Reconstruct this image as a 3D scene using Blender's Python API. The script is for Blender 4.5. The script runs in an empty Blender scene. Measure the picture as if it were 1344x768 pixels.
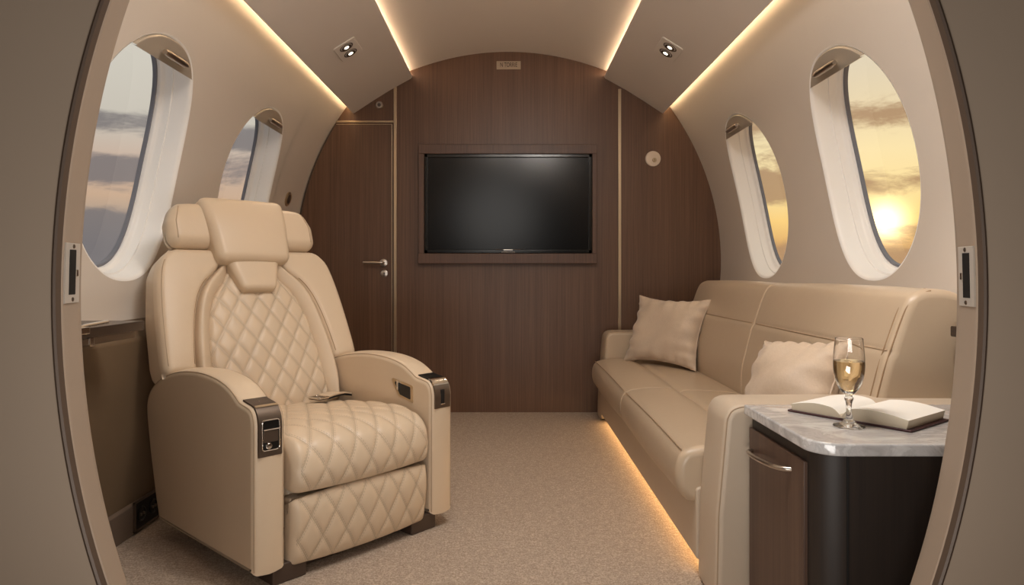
import bpy, math, random
import numpy as np
from mathutils import Vector, Matrix
random.seed(4); np.random.seed(4)
col = bpy.context.scene.collection
PI = math.pi

# ------------------------------------------------------------------ colour + node helpers
def lin(c):
    c = c / 255.0
    return c / 12.92 if c <= 0.04045 else ((c + 0.055) / 1.055) ** 2.4
def rgb(r, g, b): return (lin(r), lin(g), lin(b), 1.0)

class NT:
    def __init__(self, tree): self.t = tree; self.n = tree.nodes; self.l = tree.links
    def new(self, t, **kw):
        nd = self.n.new(t)
        for k, v in kw.items():
            setattr(nd, k, v)
        return nd
    def link(self, a, b): self.l.new(a, b)
    def val(self, sock, v):
        if hasattr(v, 'is_output') or isinstance(v, bpy.types.NodeSocket): self.l.new(v, sock)
        else: sock.default_value = v
    def math(self, op, a, b=None, c=None, clamp=False):
        nd = self.n.new('ShaderNodeMath'); nd.operation = op; nd.use_clamp = clamp
        self.val(nd.inputs[0], a)
        if b is not None: self.val(nd.inputs[1], b)
        if c is not None: self.val(nd.inputs[2], c)
        return nd.outputs[0]
    def mix(self, fac, a, b, blend='MIX'):
        nd = self.n.new('ShaderNodeMix'); nd.data_type = 'RGBA'; nd.blend_type = blend
        self.val(nd.inputs[0], fac); self.val(nd.inputs[6], a); self.val(nd.inputs[7], b)
        return nd.outputs[2]
    def ramp(self, fac, stops, interp='LINEAR'):
        nd = self.n.new('ShaderNodeValToRGB'); cr = nd.color_ramp; cr.interpolation = interp
        while len(cr.elements) > 1: cr.elements.remove(cr.elements[-1])
        cr.elements[0].position = stops[0][0]; cr.elements[0].color = stops[0][1]
        for p, c in stops[1:]:
            e = cr.elements.new(p); e.color = c
        self.val(nd.inputs[0], fac)
        return nd.outputs[0]
    def noise(self, vec, scale, detail=3, rough=0.5):
        nd = self.n.new('ShaderNodeTexNoise'); nd.inputs['Scale'].default_value = scale
        nd.inputs['Detail'].default_value = detail; nd.inputs['Roughness'].default_value = rough
        if vec is not None: self.l.new(vec, nd.inputs['Vector'])
        return nd.outputs['Fac']
    def mapping(self, vec, scale=(1, 1, 1), loc=(0, 0, 0), rot=(0, 0, 0)):
        nd = self.n.new('ShaderNodeMapping'); self.l.new(vec, nd.inputs[0])
        nd.inputs['Scale'].default_value = scale; nd.inputs['Location'].default_value = loc
        nd.inputs['Rotation'].default_value = rot
        return nd.outputs[0]
    def bump(self, h, strength=0.3, dist=0.002, normal=None):
        nd = self.n.new('ShaderNodeBump'); nd.inputs['Strength'].default_value = strength
        nd.inputs['Distance'].default_value = dist; self.l.new(h, nd.inputs['Height'])
        if normal is not None: self.l.new(normal, nd.inputs['Normal'])
        return nd.outputs[0]

def material(name):
    m = bpy.data.materials.new(name); m.use_nodes = True
    k = NT(m.node_tree); k.n.clear()
    out = k.new('ShaderNodeOutputMaterial'); p = k.new('ShaderNodeBsdfPrincipled')
    k.link(p.outputs[0], out.inputs[0])
    tc = k.new('ShaderNodeTexCoord')
    return m, k, p, tc, out

def plain(name, color, rough=0.5, metal=0.0, spec=0.5, bump=None, var=0.0, coat=0.0):
    m, k, p, tc, out = material(name)
    p.inputs['Roughness'].default_value = rough; p.inputs['Metallic'].default_value = metal
    p.inputs['Specular IOR Level'].default_value = spec; p.inputs['Coat Weight'].default_value = coat
    n = k.noise(tc.outputs['Object'], 6, 3)
    d = tuple(c * (1 - var) for c in color[:3]) + (1,)
    k.link(k.mix(n, d, color), p.inputs['Base Color'])
    if bump:
        sc, st, di = bump
        k.link(k.bump(k.noise(tc.outputs['Object'], sc, 2), st, di), p.inputs['Normal'])
    return m

def leather(name, color, rough=0.42, quilt=None):
    m, k, p, tc, out = material(name)
    obj = tc.outputs['Object']
    n1 = k.noise(obj, 5, 3)
    dark = tuple(c * 0.93 for c in color[:3]) + (1,)
    base = k.mix(n1, dark, color)
    grain = k.new('ShaderNodeTexVoronoi'); grain.inputs['Scale'].default_value = 420
    k.link(obj, grain.inputs['Vector'])
    wr = k.noise(k.mapping(obj, (9, 9, 9)), 1.0, 4, 0.6)
    b1 = k.bump(grain.outputs['Distance'], 0.12, 0.0008)
    nrm = k.bump(wr, 0.25, 0.006, b1)
    if quilt:
        w, h = quilt
        uv = k.new('ShaderNodeSeparateXYZ'); k.link(tc.outputs['UV'], uv.inputs[0])
        u, v = uv.outputs[0], uv.outputs[1]
        ua = k.math('DIVIDE', u, w); vb = k.math('DIVIDE', v, h)
        a = k.math('ADD', ua, vb); b = k.math('SUBTRACT', ua, vb)
        g = 1.0 / math.sqrt(1 / w ** 2 + 1 / h ** 2)
        def line(x, y):
            fr = k.math('ABSOLUTE', k.math('SUBTRACT', x, k.math('ROUND', x)))
            dm = k.math('MULTIPLY', fr, g)
            side = k.math('LESS_THAN', k.math('ABSOLUTE', k.math('SUBTRACT', dm, 0.0036)), 0.0010)
            dash = k.math('LESS_THAN', k.math('FRACT', k.math('MULTIPLY', y, 9.0)), 0.62)
            groove = k.math('LESS_THAN', dm, 0.0011)
            return k.math('MULTIPLY', side, dash), groove
        s1, g1 = line(a, b); s2, g2 = line(b, a)
        st = k.math('MAXIMUM', s1, s2); gr = k.math('MAXIMUM', g1, g2)
        base = k.mix(k.math('MULTIPLY', gr, 0.45), base, tuple(c * 0.42 for c in color[:3]) + (1,))
        base = k.mix(k.math('MULTIPLY', st, 0.5), base, tuple(c * 0.55 for c in color[:3]) + (1,))
        nrm = k.bump(st, 0.5, 0.0008, nrm)
    k.link(base, p.inputs['Base Color'])
    k.link(nrm, p.inputs['Normal'])
    p.inputs['Roughness'].default_value = rough
    p.inputs['Specular IOR Level'].default_value = 0.45
    return m

def wood(name, c1, c2, axis='z', rough=0.42, scale=1.0):
    m, k, p, tc, out = material(name)
    sc = {'z': (95, 95, 1.3), 'y': (95, 1.3, 95), 'x': (1.3, 95, 95)}[axis]
    sc = tuple(s * scale for s in sc)
    geo = k.new('ShaderNodeNewGeometry')
    v1 = k.mapping(geo.outputs['Position'], sc)
    n1 = k.noise(v1, 1.0, 6, 0.7)
    n2 = k.noise(k.mapping(geo.outputs['Position'], tuple(s * 0.16 for s in sc)), 1.0, 2, 0.5)
    n3 = k.noise(k.mapping(geo.outputs['Position'], tuple(s * 3.5 for s in sc)), 1.0, 3, 0.6)
    f = k.math('ADD', k.math('MULTIPLY', n1, 0.55), k.math('ADD', k.math('MULTIPLY', n2, 0.25), k.math('MULTIPLY', n3, 0.25)))
    c = k.ramp(f, [(0.36, c1), (0.68, c2)])
    k.link(c, p.inputs['Base Color'])
    k.link(k.bump(n1, 0.08, 0.001), p.inputs['Normal'])
    p.inputs['Roughness'].default_value = rough
    return m

def emis(name, color, strength):
    m = bpy.data.materials.new(name); m.use_nodes = True
    k = NT(m.node_tree); k.n.clear()
    out = k.new('ShaderNodeOutputMaterial'); e = k.new('ShaderNodeEmission')
    e.inputs[0].default_value = color; e.inputs[1].default_value = strength
    k.link(e.outputs[0], out.inputs[0])
    return m

LEATHER = rgb(214, 192, 165)
M = {}
M['leather'] = leather('cream_leather', LEATHER)
M['leather_sofa'] = leather('sofa_leather', rgb(194, 173, 148), 0.32)
M['leather_base'] = leather('taupe_leather', rgb(200, 182, 161), 0.45)
QS = (0.066, 0.112); QB = (0.062, 0.094)
M['quilt_seat'] = leather('quilted_seat_leather', LEATHER, 0.40, QS)
M['quilt_back'] = leather('quilted_back_leather', rgb(214, 192, 165), 0.42, QB)
M['thread'] = plain('stitch_thread', rgb(150, 122, 92), 0.7)
M['seam'] = plain('seam_thread', rgb(176, 152, 126), 0.7)
M['wood'] = wood('walnut_veneer', rgb(80, 54, 38), rgb(112, 82, 61), 'z', 0.40)
M['wood_frame'] = wood('walnut_frame', rgb(74, 50, 37), rgb(106, 76, 58), 'z', 0.40)
M['wood_cab'] = wood('walnut_cabinet', rgb(66, 47, 38), rgb(100, 76, 62), 'z', 0.45)
M['wood_dark'] = wood('dark_walnut', rgb(30, 22, 18), rgb(46, 35, 28), 'z', 0.55)
M['wood_ledge'] = wood('ledge_walnut', rgb(44, 32, 26), rgb(66, 50, 40), 'y', 0.25)
M['wall'] = plain('ivory_wall_panel', rgb(216, 206, 195), 0.5, var=0.03, bump=(160, 0.04, 0.001))
M['ceiling'] = plain('ivory_ceiling_panel', rgb(226, 217, 208), 0.55, var=0.03)
M['lower'] = plain('taupe_lower_wall', rgb(112, 92, 70), 0.6, var=0.05)
M['partition'] = plain('greige_partition', rgb(168, 150, 132), 0.6, var=0.04)
M['fore'] = plain('fore_cabin_lining', rgb(120, 104, 90), 0.7)
M['jamb'] = plain('jamb_paint', rgb(156, 138, 121), 0.5, var=0.03)
M['seal'] = plain('bronze_seal', rgb(84, 68, 56), 0.5, 0.2)
M['lining'] = plain('white_window_lining', rgb(250, 248, 245), 0.35, var=0.01)
M['gasket'] = plain('grey_gasket', rgb(120, 122, 132), 0.5)
M['cap'] = plain('pearl_shade_cover', rgb(188, 176, 160), 0.35, 0.35)
M['nickel'] = plain('satin_nickel', rgb(196, 186, 176), 0.28, 1.0, bump=(300, 0.05, 0.0005))
M['champagne'] = plain('champagne_metal', rgb(196, 176, 148), 0.32, 0.9)
M['chrome'] = plain('chrome', rgb(220, 216, 210), 0.12, 1.0)
M['gunmetal'] = plain('gunmetal', rgb(120, 108, 98), 0.35, 0.9)
M['black'] = plain('black_plastic', rgb(16, 15, 15), 0.3)
M['black_matte'] = plain('black_matte', rgb(14, 12, 11), 0.6)
M['tv_bezel'] = plain('tv_bezel_gloss', rgb(9, 9, 9), 0.18)
M['tv_screen'] = plain('tv_screen_glass', rgb(5, 5, 6), 0.19, spec=0.34)
M['dark_foot'] = plain('dark_brown_foot', rgb(70, 54, 44), 0.5)
M['base_strip'] = plain('brown_grey_skirting', rgb(126, 108, 94), 0.4, 0.2)
M['sign'] = plain('sign_plate', rgb(170, 152, 132), 0.5)
M['sign_ink'] = plain('sign_ink', rgb(44, 30, 24), 0.6)
M['paper'] = plain('book_paper', rgb(246, 243, 236), 0.8)
M['page_edge'] = plain('book_page_edges', rgb(214, 202, 180), 0.8, var=0.1)
M['cover'] = plain('burgundy_book_cover', rgb(72, 40, 42), 0.5)
M['ribbon'] = plain('red_ribbon', rgb(120, 40, 42), 0.5)
M['plate'] = plain('brushed_plate', rgb(206, 196, 184), 0.35, 0.35)
M['disc'] = plain('ivory_disc', rgb(216, 200, 182), 0.45)
M['cove'] = emis('cove_led', (1.0, 0.74, 0.44, 1), 17.0)
M['cove_in'] = emis('cove_led_inner', (1.0, 0.74, 0.50, 1), 19.0)
M['plinth_led'] = emis('plinth_led', (1.0, 0.64, 0.30, 1), 14.0)
M['bulb'] = emis('reading_bulb', (1.0, 0.84, 0.62, 1), 5.0)

def fabric():
    m, k, p, tc, out = material('taupe_satin_cushion')
    obj = tc.outputs['Object']
    w1 = k.noise(k.mapping(obj, (600, 90, 90)), 1.0, 2); w2 = k.noise(k.mapping(obj, (90, 600, 600)), 1.0, 2)
    f = k.math('MULTIPLY', k.math('ADD', w1, w2), 0.5)
    k.link(k.mix(f, rgb(188, 165, 142), rgb(214, 194, 172)), p.inputs['Base Color'])
    nrm = k.bump(f, 0.15, 0.0008)
    nrm = k.bump(k.noise(k.mapping(obj, (16, 16, 16)), 1.0, 3, 0.5), 0.5, 0.010, nrm)
    k.link(nrm, p.inputs['Normal'])
    p.inputs['Roughness'].default_value = 0.55
    p.inputs['Sheen Weight'].default_value = 0.3
    return m
M['cushion'] = fabric()

def carpet():
    m, k, p, tc, out = material('beige_carpet')
    geo = k.new('ShaderNodeNewGeometry'); pos = geo.outputs['Position']
    v = k.new('ShaderNodeTexVoronoi'); v.inputs['Scale'].default_value = 230
    k.link(k.mapping(pos, (1.0, 0.75, 1)), v.inputs['Vector'])
    n = k.noise(pos, 300, 3, 0.7); n2 = k.noise(pos, 3.0, 2)
    n3 = k.noise(k.mapping(pos, (40, 160, 1)), 1.0, 3, 0.6)
    f = k.math('ADD', k.math('MULTIPLY', n, 0.5), k.math('ADD', k.math('MULTIPLY', v.outputs['Distance'], 0.25), k.math('MULTIPLY', n3, 0.3)))
    c = k.ramp(f, [(0.30, rgb(118, 100, 86)), (0.72, rgb(214, 196, 178))])
    c = k.mix(k.math('MULTIPLY', n2, 0.25), c, rgb(168, 146, 126))
    k.link(c, p.inputs['Base Color']); p.inputs['Roughness'].default_value = 0.95
    p.inputs['Specular IOR Level'].default_value = 0.1
    k.link(k.bump(f, 0.7, 0.006), p.inputs['Normal'])
    return m
M['carpet'] = carpet()

def marble():
    m, k, p, tc, out = material('grey_marble')
    geo = k.new('ShaderNodeNewGeometry'); pos = geo.outputs['Position']
    n = k.new('ShaderNodeTexNoise'); n.inputs['Scale'].default_value = 7; n.inputs['Detail'].default_value = 8
    n.inputs['Roughness'].default_value = 0.62; n.inputs['Distortion'].default_value = 1.4
    k.link(k.mapping(pos, (1.2, 2.6, 2), rot=(0, 0, 0.5)), n.inputs['Vector'])
    n2 = k.noise(pos, 38, 5, 0.65)
    vein = k.math('ABSOLUTE', k.math('SUBTRACT', n.outputs['Fac'], 0.5))
    c = k.ramp(n.outputs['Fac'], [(0.28, rgb(150, 146, 146)), (0.46, rgb(196, 193, 192)), (0.60, rgb(222, 220, 218)), (0.75, rgb(176, 173, 171))])
    vr = k.ramp(vein, [(0.0, (1, 1, 1, 1)), (0.025, (0, 0, 0, 1))])
    c = k.mix(k.math('MULTIPLY', vr, 0.28), c, rgb(112, 108, 108))
    c = k.mix(k.math('MULTIPLY', n2, 0.35), c, rgb(190, 184, 180))
    k.link(c, p.inputs['Base Color']); p.inputs['Roughness'].default_value = 0.10
    p.inputs['Coat Weight'].default_value = 0.3
    return m
M['marble'] = marble()

def glass(name, color, ior, rough=0.0):
    m, k, p, tc, out = material(name)
    p.inputs['Base Color'].default_value = color; p.inputs['Roughness'].default_value = rough
    p.inputs['Transmission Weight'].default_value = 1.0; p.inputs['IOR'].default_value = ior
    return m
M['glass'] = glass('clear_crystal', (1, 1, 1, 1), 1.47)
M['wine'] = glass('pale_wine', (1.0, 0.86, 0.56, 1), 1.34)

def pane_mat():
    m = bpy.data.materials.new('window_glass'); m.use_nodes = True
    k = NT(m.node_tree); k.n.clear()
    out = k.new('ShaderNodeOutputMaterial'); tr = k.new('ShaderNodeBsdfTransparent'); gl = k.new('ShaderNodeBsdfGlossy')
    gl.inputs['Roughness'].default_value = 0.02
    tr.inputs[0].default_value = (0.97, 0.975, 0.98, 1)
    mx = k.new('ShaderNodeMixShader'); mx.inputs[0].default_value = 0.035
    k.link(tr.outputs[0], mx.inputs[1]); k.link(gl.outputs[0], mx.inputs[2]); k.link(mx.outputs[0], out.inputs[0])
    return m
M['pane'] = pane_mat()

# ------------------------------------------------------------------ mesh helpers
ORG = {}
def tag(o, label=None, cat=None, group=None, kind=None):
    if label: o['label'] = label
    if cat: o['category'] = cat
    if group: o['group'] = group
    if kind: o['kind'] = kind
    return o
def empty(name, loc=(0, 0, 0), rz=0.0, label=None, cat=None, group=None, kind=None, local=False):
    o = bpy.data.objects.new(name, None); col.objects.link(o)
    o.location = loc; o.rotation_euler = (0, 0, rz); o.empty_display_size = 0.05
    ORG[o] = np.zeros(3) if local else np.array(loc, float)
    return tag(o, label, cat, group, kind)
def add(name, VF, mat, parent=None, sharp=38, uv=None, label=None, cat=None, group=None, kind=None, mats=None, midx=None):
    V, F = VF
    V = np.asarray(V, float)
    if parent is not None:
        org = ORG[parent]
    else:
        org = np.array([(V[:, 0].min() + V[:, 0].max()) / 2, (V[:, 1].min() + V[:, 1].max()) / 2, V[:, 2].min()])
    me = bpy.data.meshes.new(name)
    me.from_pydata([tuple(v) for v in (V - org)], [], [tuple(int(i) for i in f) for f in F])
    me.validate()
    import bmesh
    bm = bmesh.new(); bm.from_mesh(me); bmesh.ops.recalc_face_normals(bm, faces=bm.faces); bm.to_mesh(me); bm.free()
    me.polygons.foreach_set('use_smooth', [True] * len(me.polygons))
    if sharp: me.set_sharp_from_angle(angle=math.radians(sharp))
    if uv is not None:
        l = me.uv_layers.new(name='UVMap')
        idx = np.zeros(len(me.loops), dtype=np.int32); me.loops.foreach_get('vertex_index', idx)
        l.data.foreach_set('uv', np.asarray(uv, float)[idx].ravel())
    me.materials.append(mat)
    for m2 in (mats or []): me.materials.append(m2)
    if midx is not None:
        me.polygons.foreach_set('material_index', midx)
    o = bpy.data.objects.new(name, me); col.objects.link(o)
    if parent is not None: o.parent = parent
    else: o.location = org
    if sharp:
        wn = o.modifiers.new('weighted_normals', 'WEIGHTED_NORMAL'); wn.keep_sharp = True; wn.weight = 80
    ORG[o] = org
    return tag(o, label, cat, group, kind)
def cat_(*parts):
    V = []; F = []; n = 0
    for v, f in parts:
        v = np.asarray(v, float); V.append(v); F += [tuple(i + n for i in q) for q in f]; n += len(v)
    return np.vstack(V), F
def xf(VF, mat4):
    V, F = VF; A = np.array(mat4)
    return np.asarray(V) @ A[:3, :3].T + A[:3, 3], F
def gridF(nu, nv, cu=False, cv=False, base=0):
    F = []
    for i in range(nu if cu else nu - 1):
        for j in range(nv if cv else nv - 1):
            a = i * nv + j; b = ((i + 1) % nu) * nv + j
            c = ((i + 1) % nu) * nv + (j + 1) % nv; d = i * nv + (j + 1) % nv
            F.append((a + base, b + base, c + base, d + base))
    return F
def rbox(c, h, r=0.005, k=3, dense=0, warp=None):
    """box with rounded edges, centre c, half size h"""
    h = np.array(h, float); r = min(r, h.min() * 0.999)
    ax = []
    for a in range(3):
        hi = h[a]; m = hi - r
        t = np.linspace(0, PI / 2, k + 1)
        outer = m + r * np.tan(t / 2) / math.tan(PI / 4)
        nm = max(0, dense)
        mid = np.linspace(-m, m, nm + 2)[1:-1] if nm else np.array([])
        ax.append(np.concatenate([-outer[::-1], mid, outer]))
    verts = {}; V = []; F = []
    def vid(p):
        key = tuple(np.round(p, 7))
        if key not in verts:
            verts[key] = len(V); V.append(p)
        return verts[key]
    for a in range(3):
        b, d = (a + 1) % 3, (a + 2) % 3
        for s in (-1, 1):
            B, D = ax[b], ax[d]
            ids = np.zeros((len(B), len(D)), int)
            for i, x in enumerate(B):
                for j, y in enumerate(D):
                    p = np.zeros(3); p[a] = s * h[a]; p[b] = x; p[d] = y
                    ids[i, j] = vid(p)
            for i in range(len(B) - 1):
                for j in range(len(D) - 1):
                    q = (ids[i, j], ids[i + 1, j], ids[i + 1, j + 1], ids[i, j + 1])
                    F.append(q if s > 0 else q[::-1])
    V = np.array(V); q = np.clip(V, -(h - r), h - r); d = V - q
    L = np.linalg.norm(d, axis=1, keepdims=True); L[L == 0] = 1
    V = q + d / L * r
    if warp: V = warp(V)
    return V + np.array(c, float), F
def box2(x0, x1, y0, y1, z0, z1, r=0.004, **kw):
    return rbox(((x0 + x1) / 2, (y0 + y1) / 2, (z0 + z1) / 2), (abs(x1 - x0) / 2, abs(y1 - y0) / 2, abs(z1 - z0) / 2), r, **kw)
def tube(path, rad, n=10, closed=False, caps=True):
    P = np.array(path, float); N = len(P)
    R = np.full(N, rad) if np.isscalar(rad) else np.array(rad, float)
    T = np.roll(P, -1, 0) - np.roll(P, 1, 0)
    if not closed: T[0] = P[1] - P[0]; T[-1] = P[-1] - P[-2]
    T /= np.linalg.norm(T, axis=1, keepdims=True)
    up = np.array([0, 0, 1.0]) if abs(T[0][2]) < 0.9 else np.array([1.0, 0, 0])
    a = np.cross(T[0], up); a /= np.linalg.norm(a)
    V = []
    for i in range(N):
        a = a - T[i] * np.dot(a, T[i]); a /= np.linalg.norm(a); b = np.cross(T[i], a)
        for j in range(n):
            th = 2 * PI * j / n
            V.append(P[i] + R[i] * (math.cos(th) * a + math.sin(th) * b))
    F = gridF(N, n, closed, True)
    if not closed and caps:
        F.append(tuple(range(n))[::-1]); F.append(tuple(range((N - 1) * n, N * n)))
    return np.array(V), F
def lathe(prof, n=32, axis='z', c=(0, 0, 0)):
    V = []
    for r, z in prof:
        for j in range(n):
            t = 2 * PI * j / n
            V.append((r * math.cos(t), r * math.sin(t), z))
    V = np.array(V); F = gridF(len(prof), n, False, True)
    if prof[0][0] > 1e-6: F.append(tuple(range(n))[::-1])
    if prof[-1][0] > 1e-6: F.append(tuple(range((len(prof) - 1) * n, len(prof) * n)))
    if axis == 'y': V = V[:, [0, 2, 1]] * np.array([1, -1, 1])      # z -> -y (towards the camera)
    if axis == 'x': V = V[:, [2, 0, 1]]
    return V + np.array(c, float), F
def round_poly(pts, radii, seg=6):
    pts = [np.array(p, float) for p in pts]; n = len(pts); out = []
    if np.isscalar(radii): radii = [radii] * n
    for i in range(n):
        p = pts[i]; a = pts[i - 1] - p; b = pts[(i + 1) % n] - p
        la, lb = np.linalg.norm(a), np.linalg.norm(b); a /= la; b /= lb
        ang = math.acos(max(-1, min(1, np.dot(a, b))))
        r = radii[i]
        if r <= 0 or ang > PI - 0.02: out.append(p); continue
        d = min(r / math.tan(ang / 2), la * 0.48, lb * 0.48); r = d * math.tan(ang / 2)
        bis = (a + b) / np.linalg.norm(a + b); c = p + bis * (r / math.sin(ang / 2))
        s = p + a * d - c; e = p + b * d - c
        tot = PI - ang
        for j in range(seg + 1):
            t = j / seg
            v = (math.sin((1 - t) * tot) * s + math.sin(t * tot) * e) / math.sin(tot)
            out.append(c + v)
    return np.array(out)
def catmull(pts, per=8, closed=False):
    P = np.array(pts, float); n = len(P); out = []
    rng = range(n) if closed else range(n - 1)
    for i in rng:
        p1, p2 = P[i], P[(i + 1) % n]
        p0 = P[i - 1] if (closed or i > 0) else 2 * p1 - p2
        p3 = P[(i + 2) % n] if (closed or i + 2 < n) else 2 * p2 - p1
        for j in range(per):
            t = j / per
            out.append(0.5 * ((2 * p1) + (-p0 + p2) * t + (2 * p0 - 5 * p1 + 4 * p2 - p3) * t * t + (-p0 + 3 * p1 - 3 * p2 + p3) * t ** 3))
    if not closed: out.append(P[-1])
    return np.array(out)
def resample(P, step, closed=True):
    P = np.array(P); Q = np.vstack([P, P[:1]]) if closed else P
    d = np.r_[0, np.cumsum(np.linalg.norm(np.diff(Q, axis=0), axis=1))]
    n = max(8, int(d[-1] / step)); t = np.linspace(0, d[-1], n + 1)
    R = np.stack([np.interp(t, d, Q[:, a]) for a in range(Q.shape[1])], 1)
    return R[:-1] if closed else R
def area2(P): return 0.5 * np.sum(P[:, 0] * np.roll(P[:, 1], -1) - np.roll(P[:, 0], -1) * P[:, 1])
def normals2(P):
    T = np.roll(P, -1, 0) - np.roll(P, 1, 0); T /= np.maximum(np.linalg.norm(T, axis=1, keepdims=True), 1e-9)
    return np.stack([T[:, 1], -T[:, 0]], 1)          # outward when CCW
def loft(P, t0, t1, r, fn, nr=5, nm=1, bulge=0.0, r1=None):
    """closed 2D profile P swept along t with rounded rims; fn(a,b,t)->xyz arrays"""
    P = np.array(P, float)
    if area2(P) < 0: P = P[::-1]
    N = normals2(P); rings = []
    r1 = r if r1 is None else r1
    for j in range(nr + 1):
        g = j / nr * PI / 2; rings.append((t0 + r * (1 - math.cos(g)), r * (1 - math.sin(g))))
    for j in range(1, nm + 1):
        s = j / (nm + 1); t = t0 + r + (t1 - r1 - t0 - r) * s
        rings.append((t, -bulge * math.sin(PI * s)))
    for j in range(nr, -1, -1):
        g = j / nr * PI / 2; rings.append((t1 - r1 * (1 - math.cos(g)), r1 * (1 - math.sin(g))))
    V = []
    for t, ins in rings:
        Q = P - N * ins
        V.append(fn(Q[:, 0], Q[:, 1], np.full(len(Q), t)))
    n = len(P); F = gridF(len(rings), n, False, True)
    F.append(tuple(range(n))[::-1]); F.append(tuple(range((len(rings) - 1) * n, len(rings) * n)))
    return np.vstack(V), F
XZ = lambda a, b, t: np.stack([a, t, b], 1)        # profile in X,z swept along Y
YZ = lambda a, b, t: np.stack([t, a, b], 1)        # profile in y,z swept along x
XY = lambda a, b, t: np.stack([a, b, t], 1)        # outline in plan, swept up
def quad_grid(fn, nu, nv):
    u, v = np.meshgrid(np.linspace(0, 1, nu), np.linspace(0, 1, nv), indexing='ij')
    return fn(u.ravel(), v.ravel()), gridF(nu, nv)
def text_mesh(s, size, extrude=0.0005):
    c = bpy.data.curves.new('txt', 'FONT'); c.body = s; c.size = size; c.extrude = extrude
    c.align_x = 'CENTER'; c.align_y = 'CENTER'
    o = bpy.data.objects.new('txt', c); col.objects.link(o)
    dg = bpy.context.evaluated_depsgraph_get(); me = bpy.data.meshes.new_from_object(o.evaluated_get(dg))
    V = np.array([v.co[:] for v in me.vertices]); F = [tuple(p.vertices) for p in me.polygons]
    bpy.data.objects.remove(o); bpy.data.curves.remove(c); bpy.data.meshes.remove(me)
    return V, F

# ------------------------------------------------------------------ camera (optical axis along +Y)
CAMZ = 0.735; FPX = 900.0; VPX, VPY = 667.0, 358.0
cam = bpy.data.cameras.new('camera'); co = bpy.data.objects.new('camera', cam); col.objects.link(co)
co.location = (0, 0, CAMZ); co.rotation_euler = (PI / 2, 0, 0)
cam.sensor_width = 36.0; cam.lens = 36.0 * FPX / 1344.0
cam.shift_x = (672 - VPX) / 1344.0; cam.shift_y = -(384 - VPY) / 1344.0
cam.clip_start = 0.02
bpy.context.scene.camera = co
D = 3.61; S = D / FPX                              # bulkhead distance, metres per photo pixel there
def bx(px): return (px - VPX) * S
def bz(py): return CAMZ + (VPY - py) * S

# ------------------------------------------------------------------ cabin shell
ZC = 0.79; YN = 1.075                              # tube centre height, where the cabin begins
def R_(th): return 1.12 + 0.058 * np.maximum(th, 0) ** 2 / 0.5625
def wallp(side, Y, s, off=0.0):
    """point on the curved side wall: s = arc length above tube centre, off = outwards"""
    th = s / 1.14; R = R_(th) + off
    return np.stack([side * R * np.cos(th), Y, ZC + R * np.sin(th)], -1)
S0, S1 = -0.24, 1.08
OA, OB, OE, SC = 0.255, 0.357, 2.25, 0.288           # window opening
def oval(n=128, grow=0.0, corners=()):
    t = np.sort(np.r_[np.linspace(-PI, PI, n, endpoint=False), list(corners)])
    c, s = np.cos(t), np.sin(t)
    return t, np.sign(c) * np.abs(c) ** (2 / OE) * (OA + grow), np.sign(s) * np.abs(s) ** (2 / OE) * (OB + grow)
def side_wall(name, side, yc):
    parts = []
    hw = 0.40
    def strip(y0, y1):
        n = 60
        return quad_grid(lambda u, v: wallp(side, y0 + (y1 - y0) * u, S0 + (S1 - S0) * v), 6, n)
    y = YN
    for c in yc:
        y0, y1 = c - hw, c + hw
        if y0 > y + 1e-4: parts.append(strip(y, y0))
        # polar patch around the opening
        t, oy, os_ = oval(160, 0.012)
        k = []
        for a in range(len(t)):
            dy, ds = oy[a], os_[a]
            f = min((hw / abs(dy)) if abs(dy) > 1e-9 else 1e9, ((S1 - SC) / ds) if ds > 1e-9 else ((S0 - SC) / ds if ds < -1e-9 else 1e9))
            k.append((dy * f, ds * f))
        k = np.array(k)
        # pull the nearest boundary samples onto the rectangle corners
        for cy in (-hw, hw):
            for cs in (S0 - SC, S1 - SC):
                i = np.argmin((k[:, 0] - cy) ** 2 + (k[:, 1] - cs) ** 2); k[i] = (cy, cs)
        NR = 14; V = []
        for j in range(NR + 1):
            f = (j / NR) ** 1.3
            V.append(wallp(side, c + oy + (k[:, 0] - oy) * f, SC + os_ + (k[:, 1] - os_) * f))
        parts.append((np.vstack(V), gridF(NR + 1, len(t), False, True)))
        y = y1
    if y < D: parts.append(strip(y, D))
    return add(name, cat_(*parts), M['wall'], sharp=0, kind='structure')
YR = (2.10, 2.975); YL = (2.00, 2.865)
side_wall('wall_right', 1, YR)
side_wall('wall_left', -1, YL)

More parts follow.
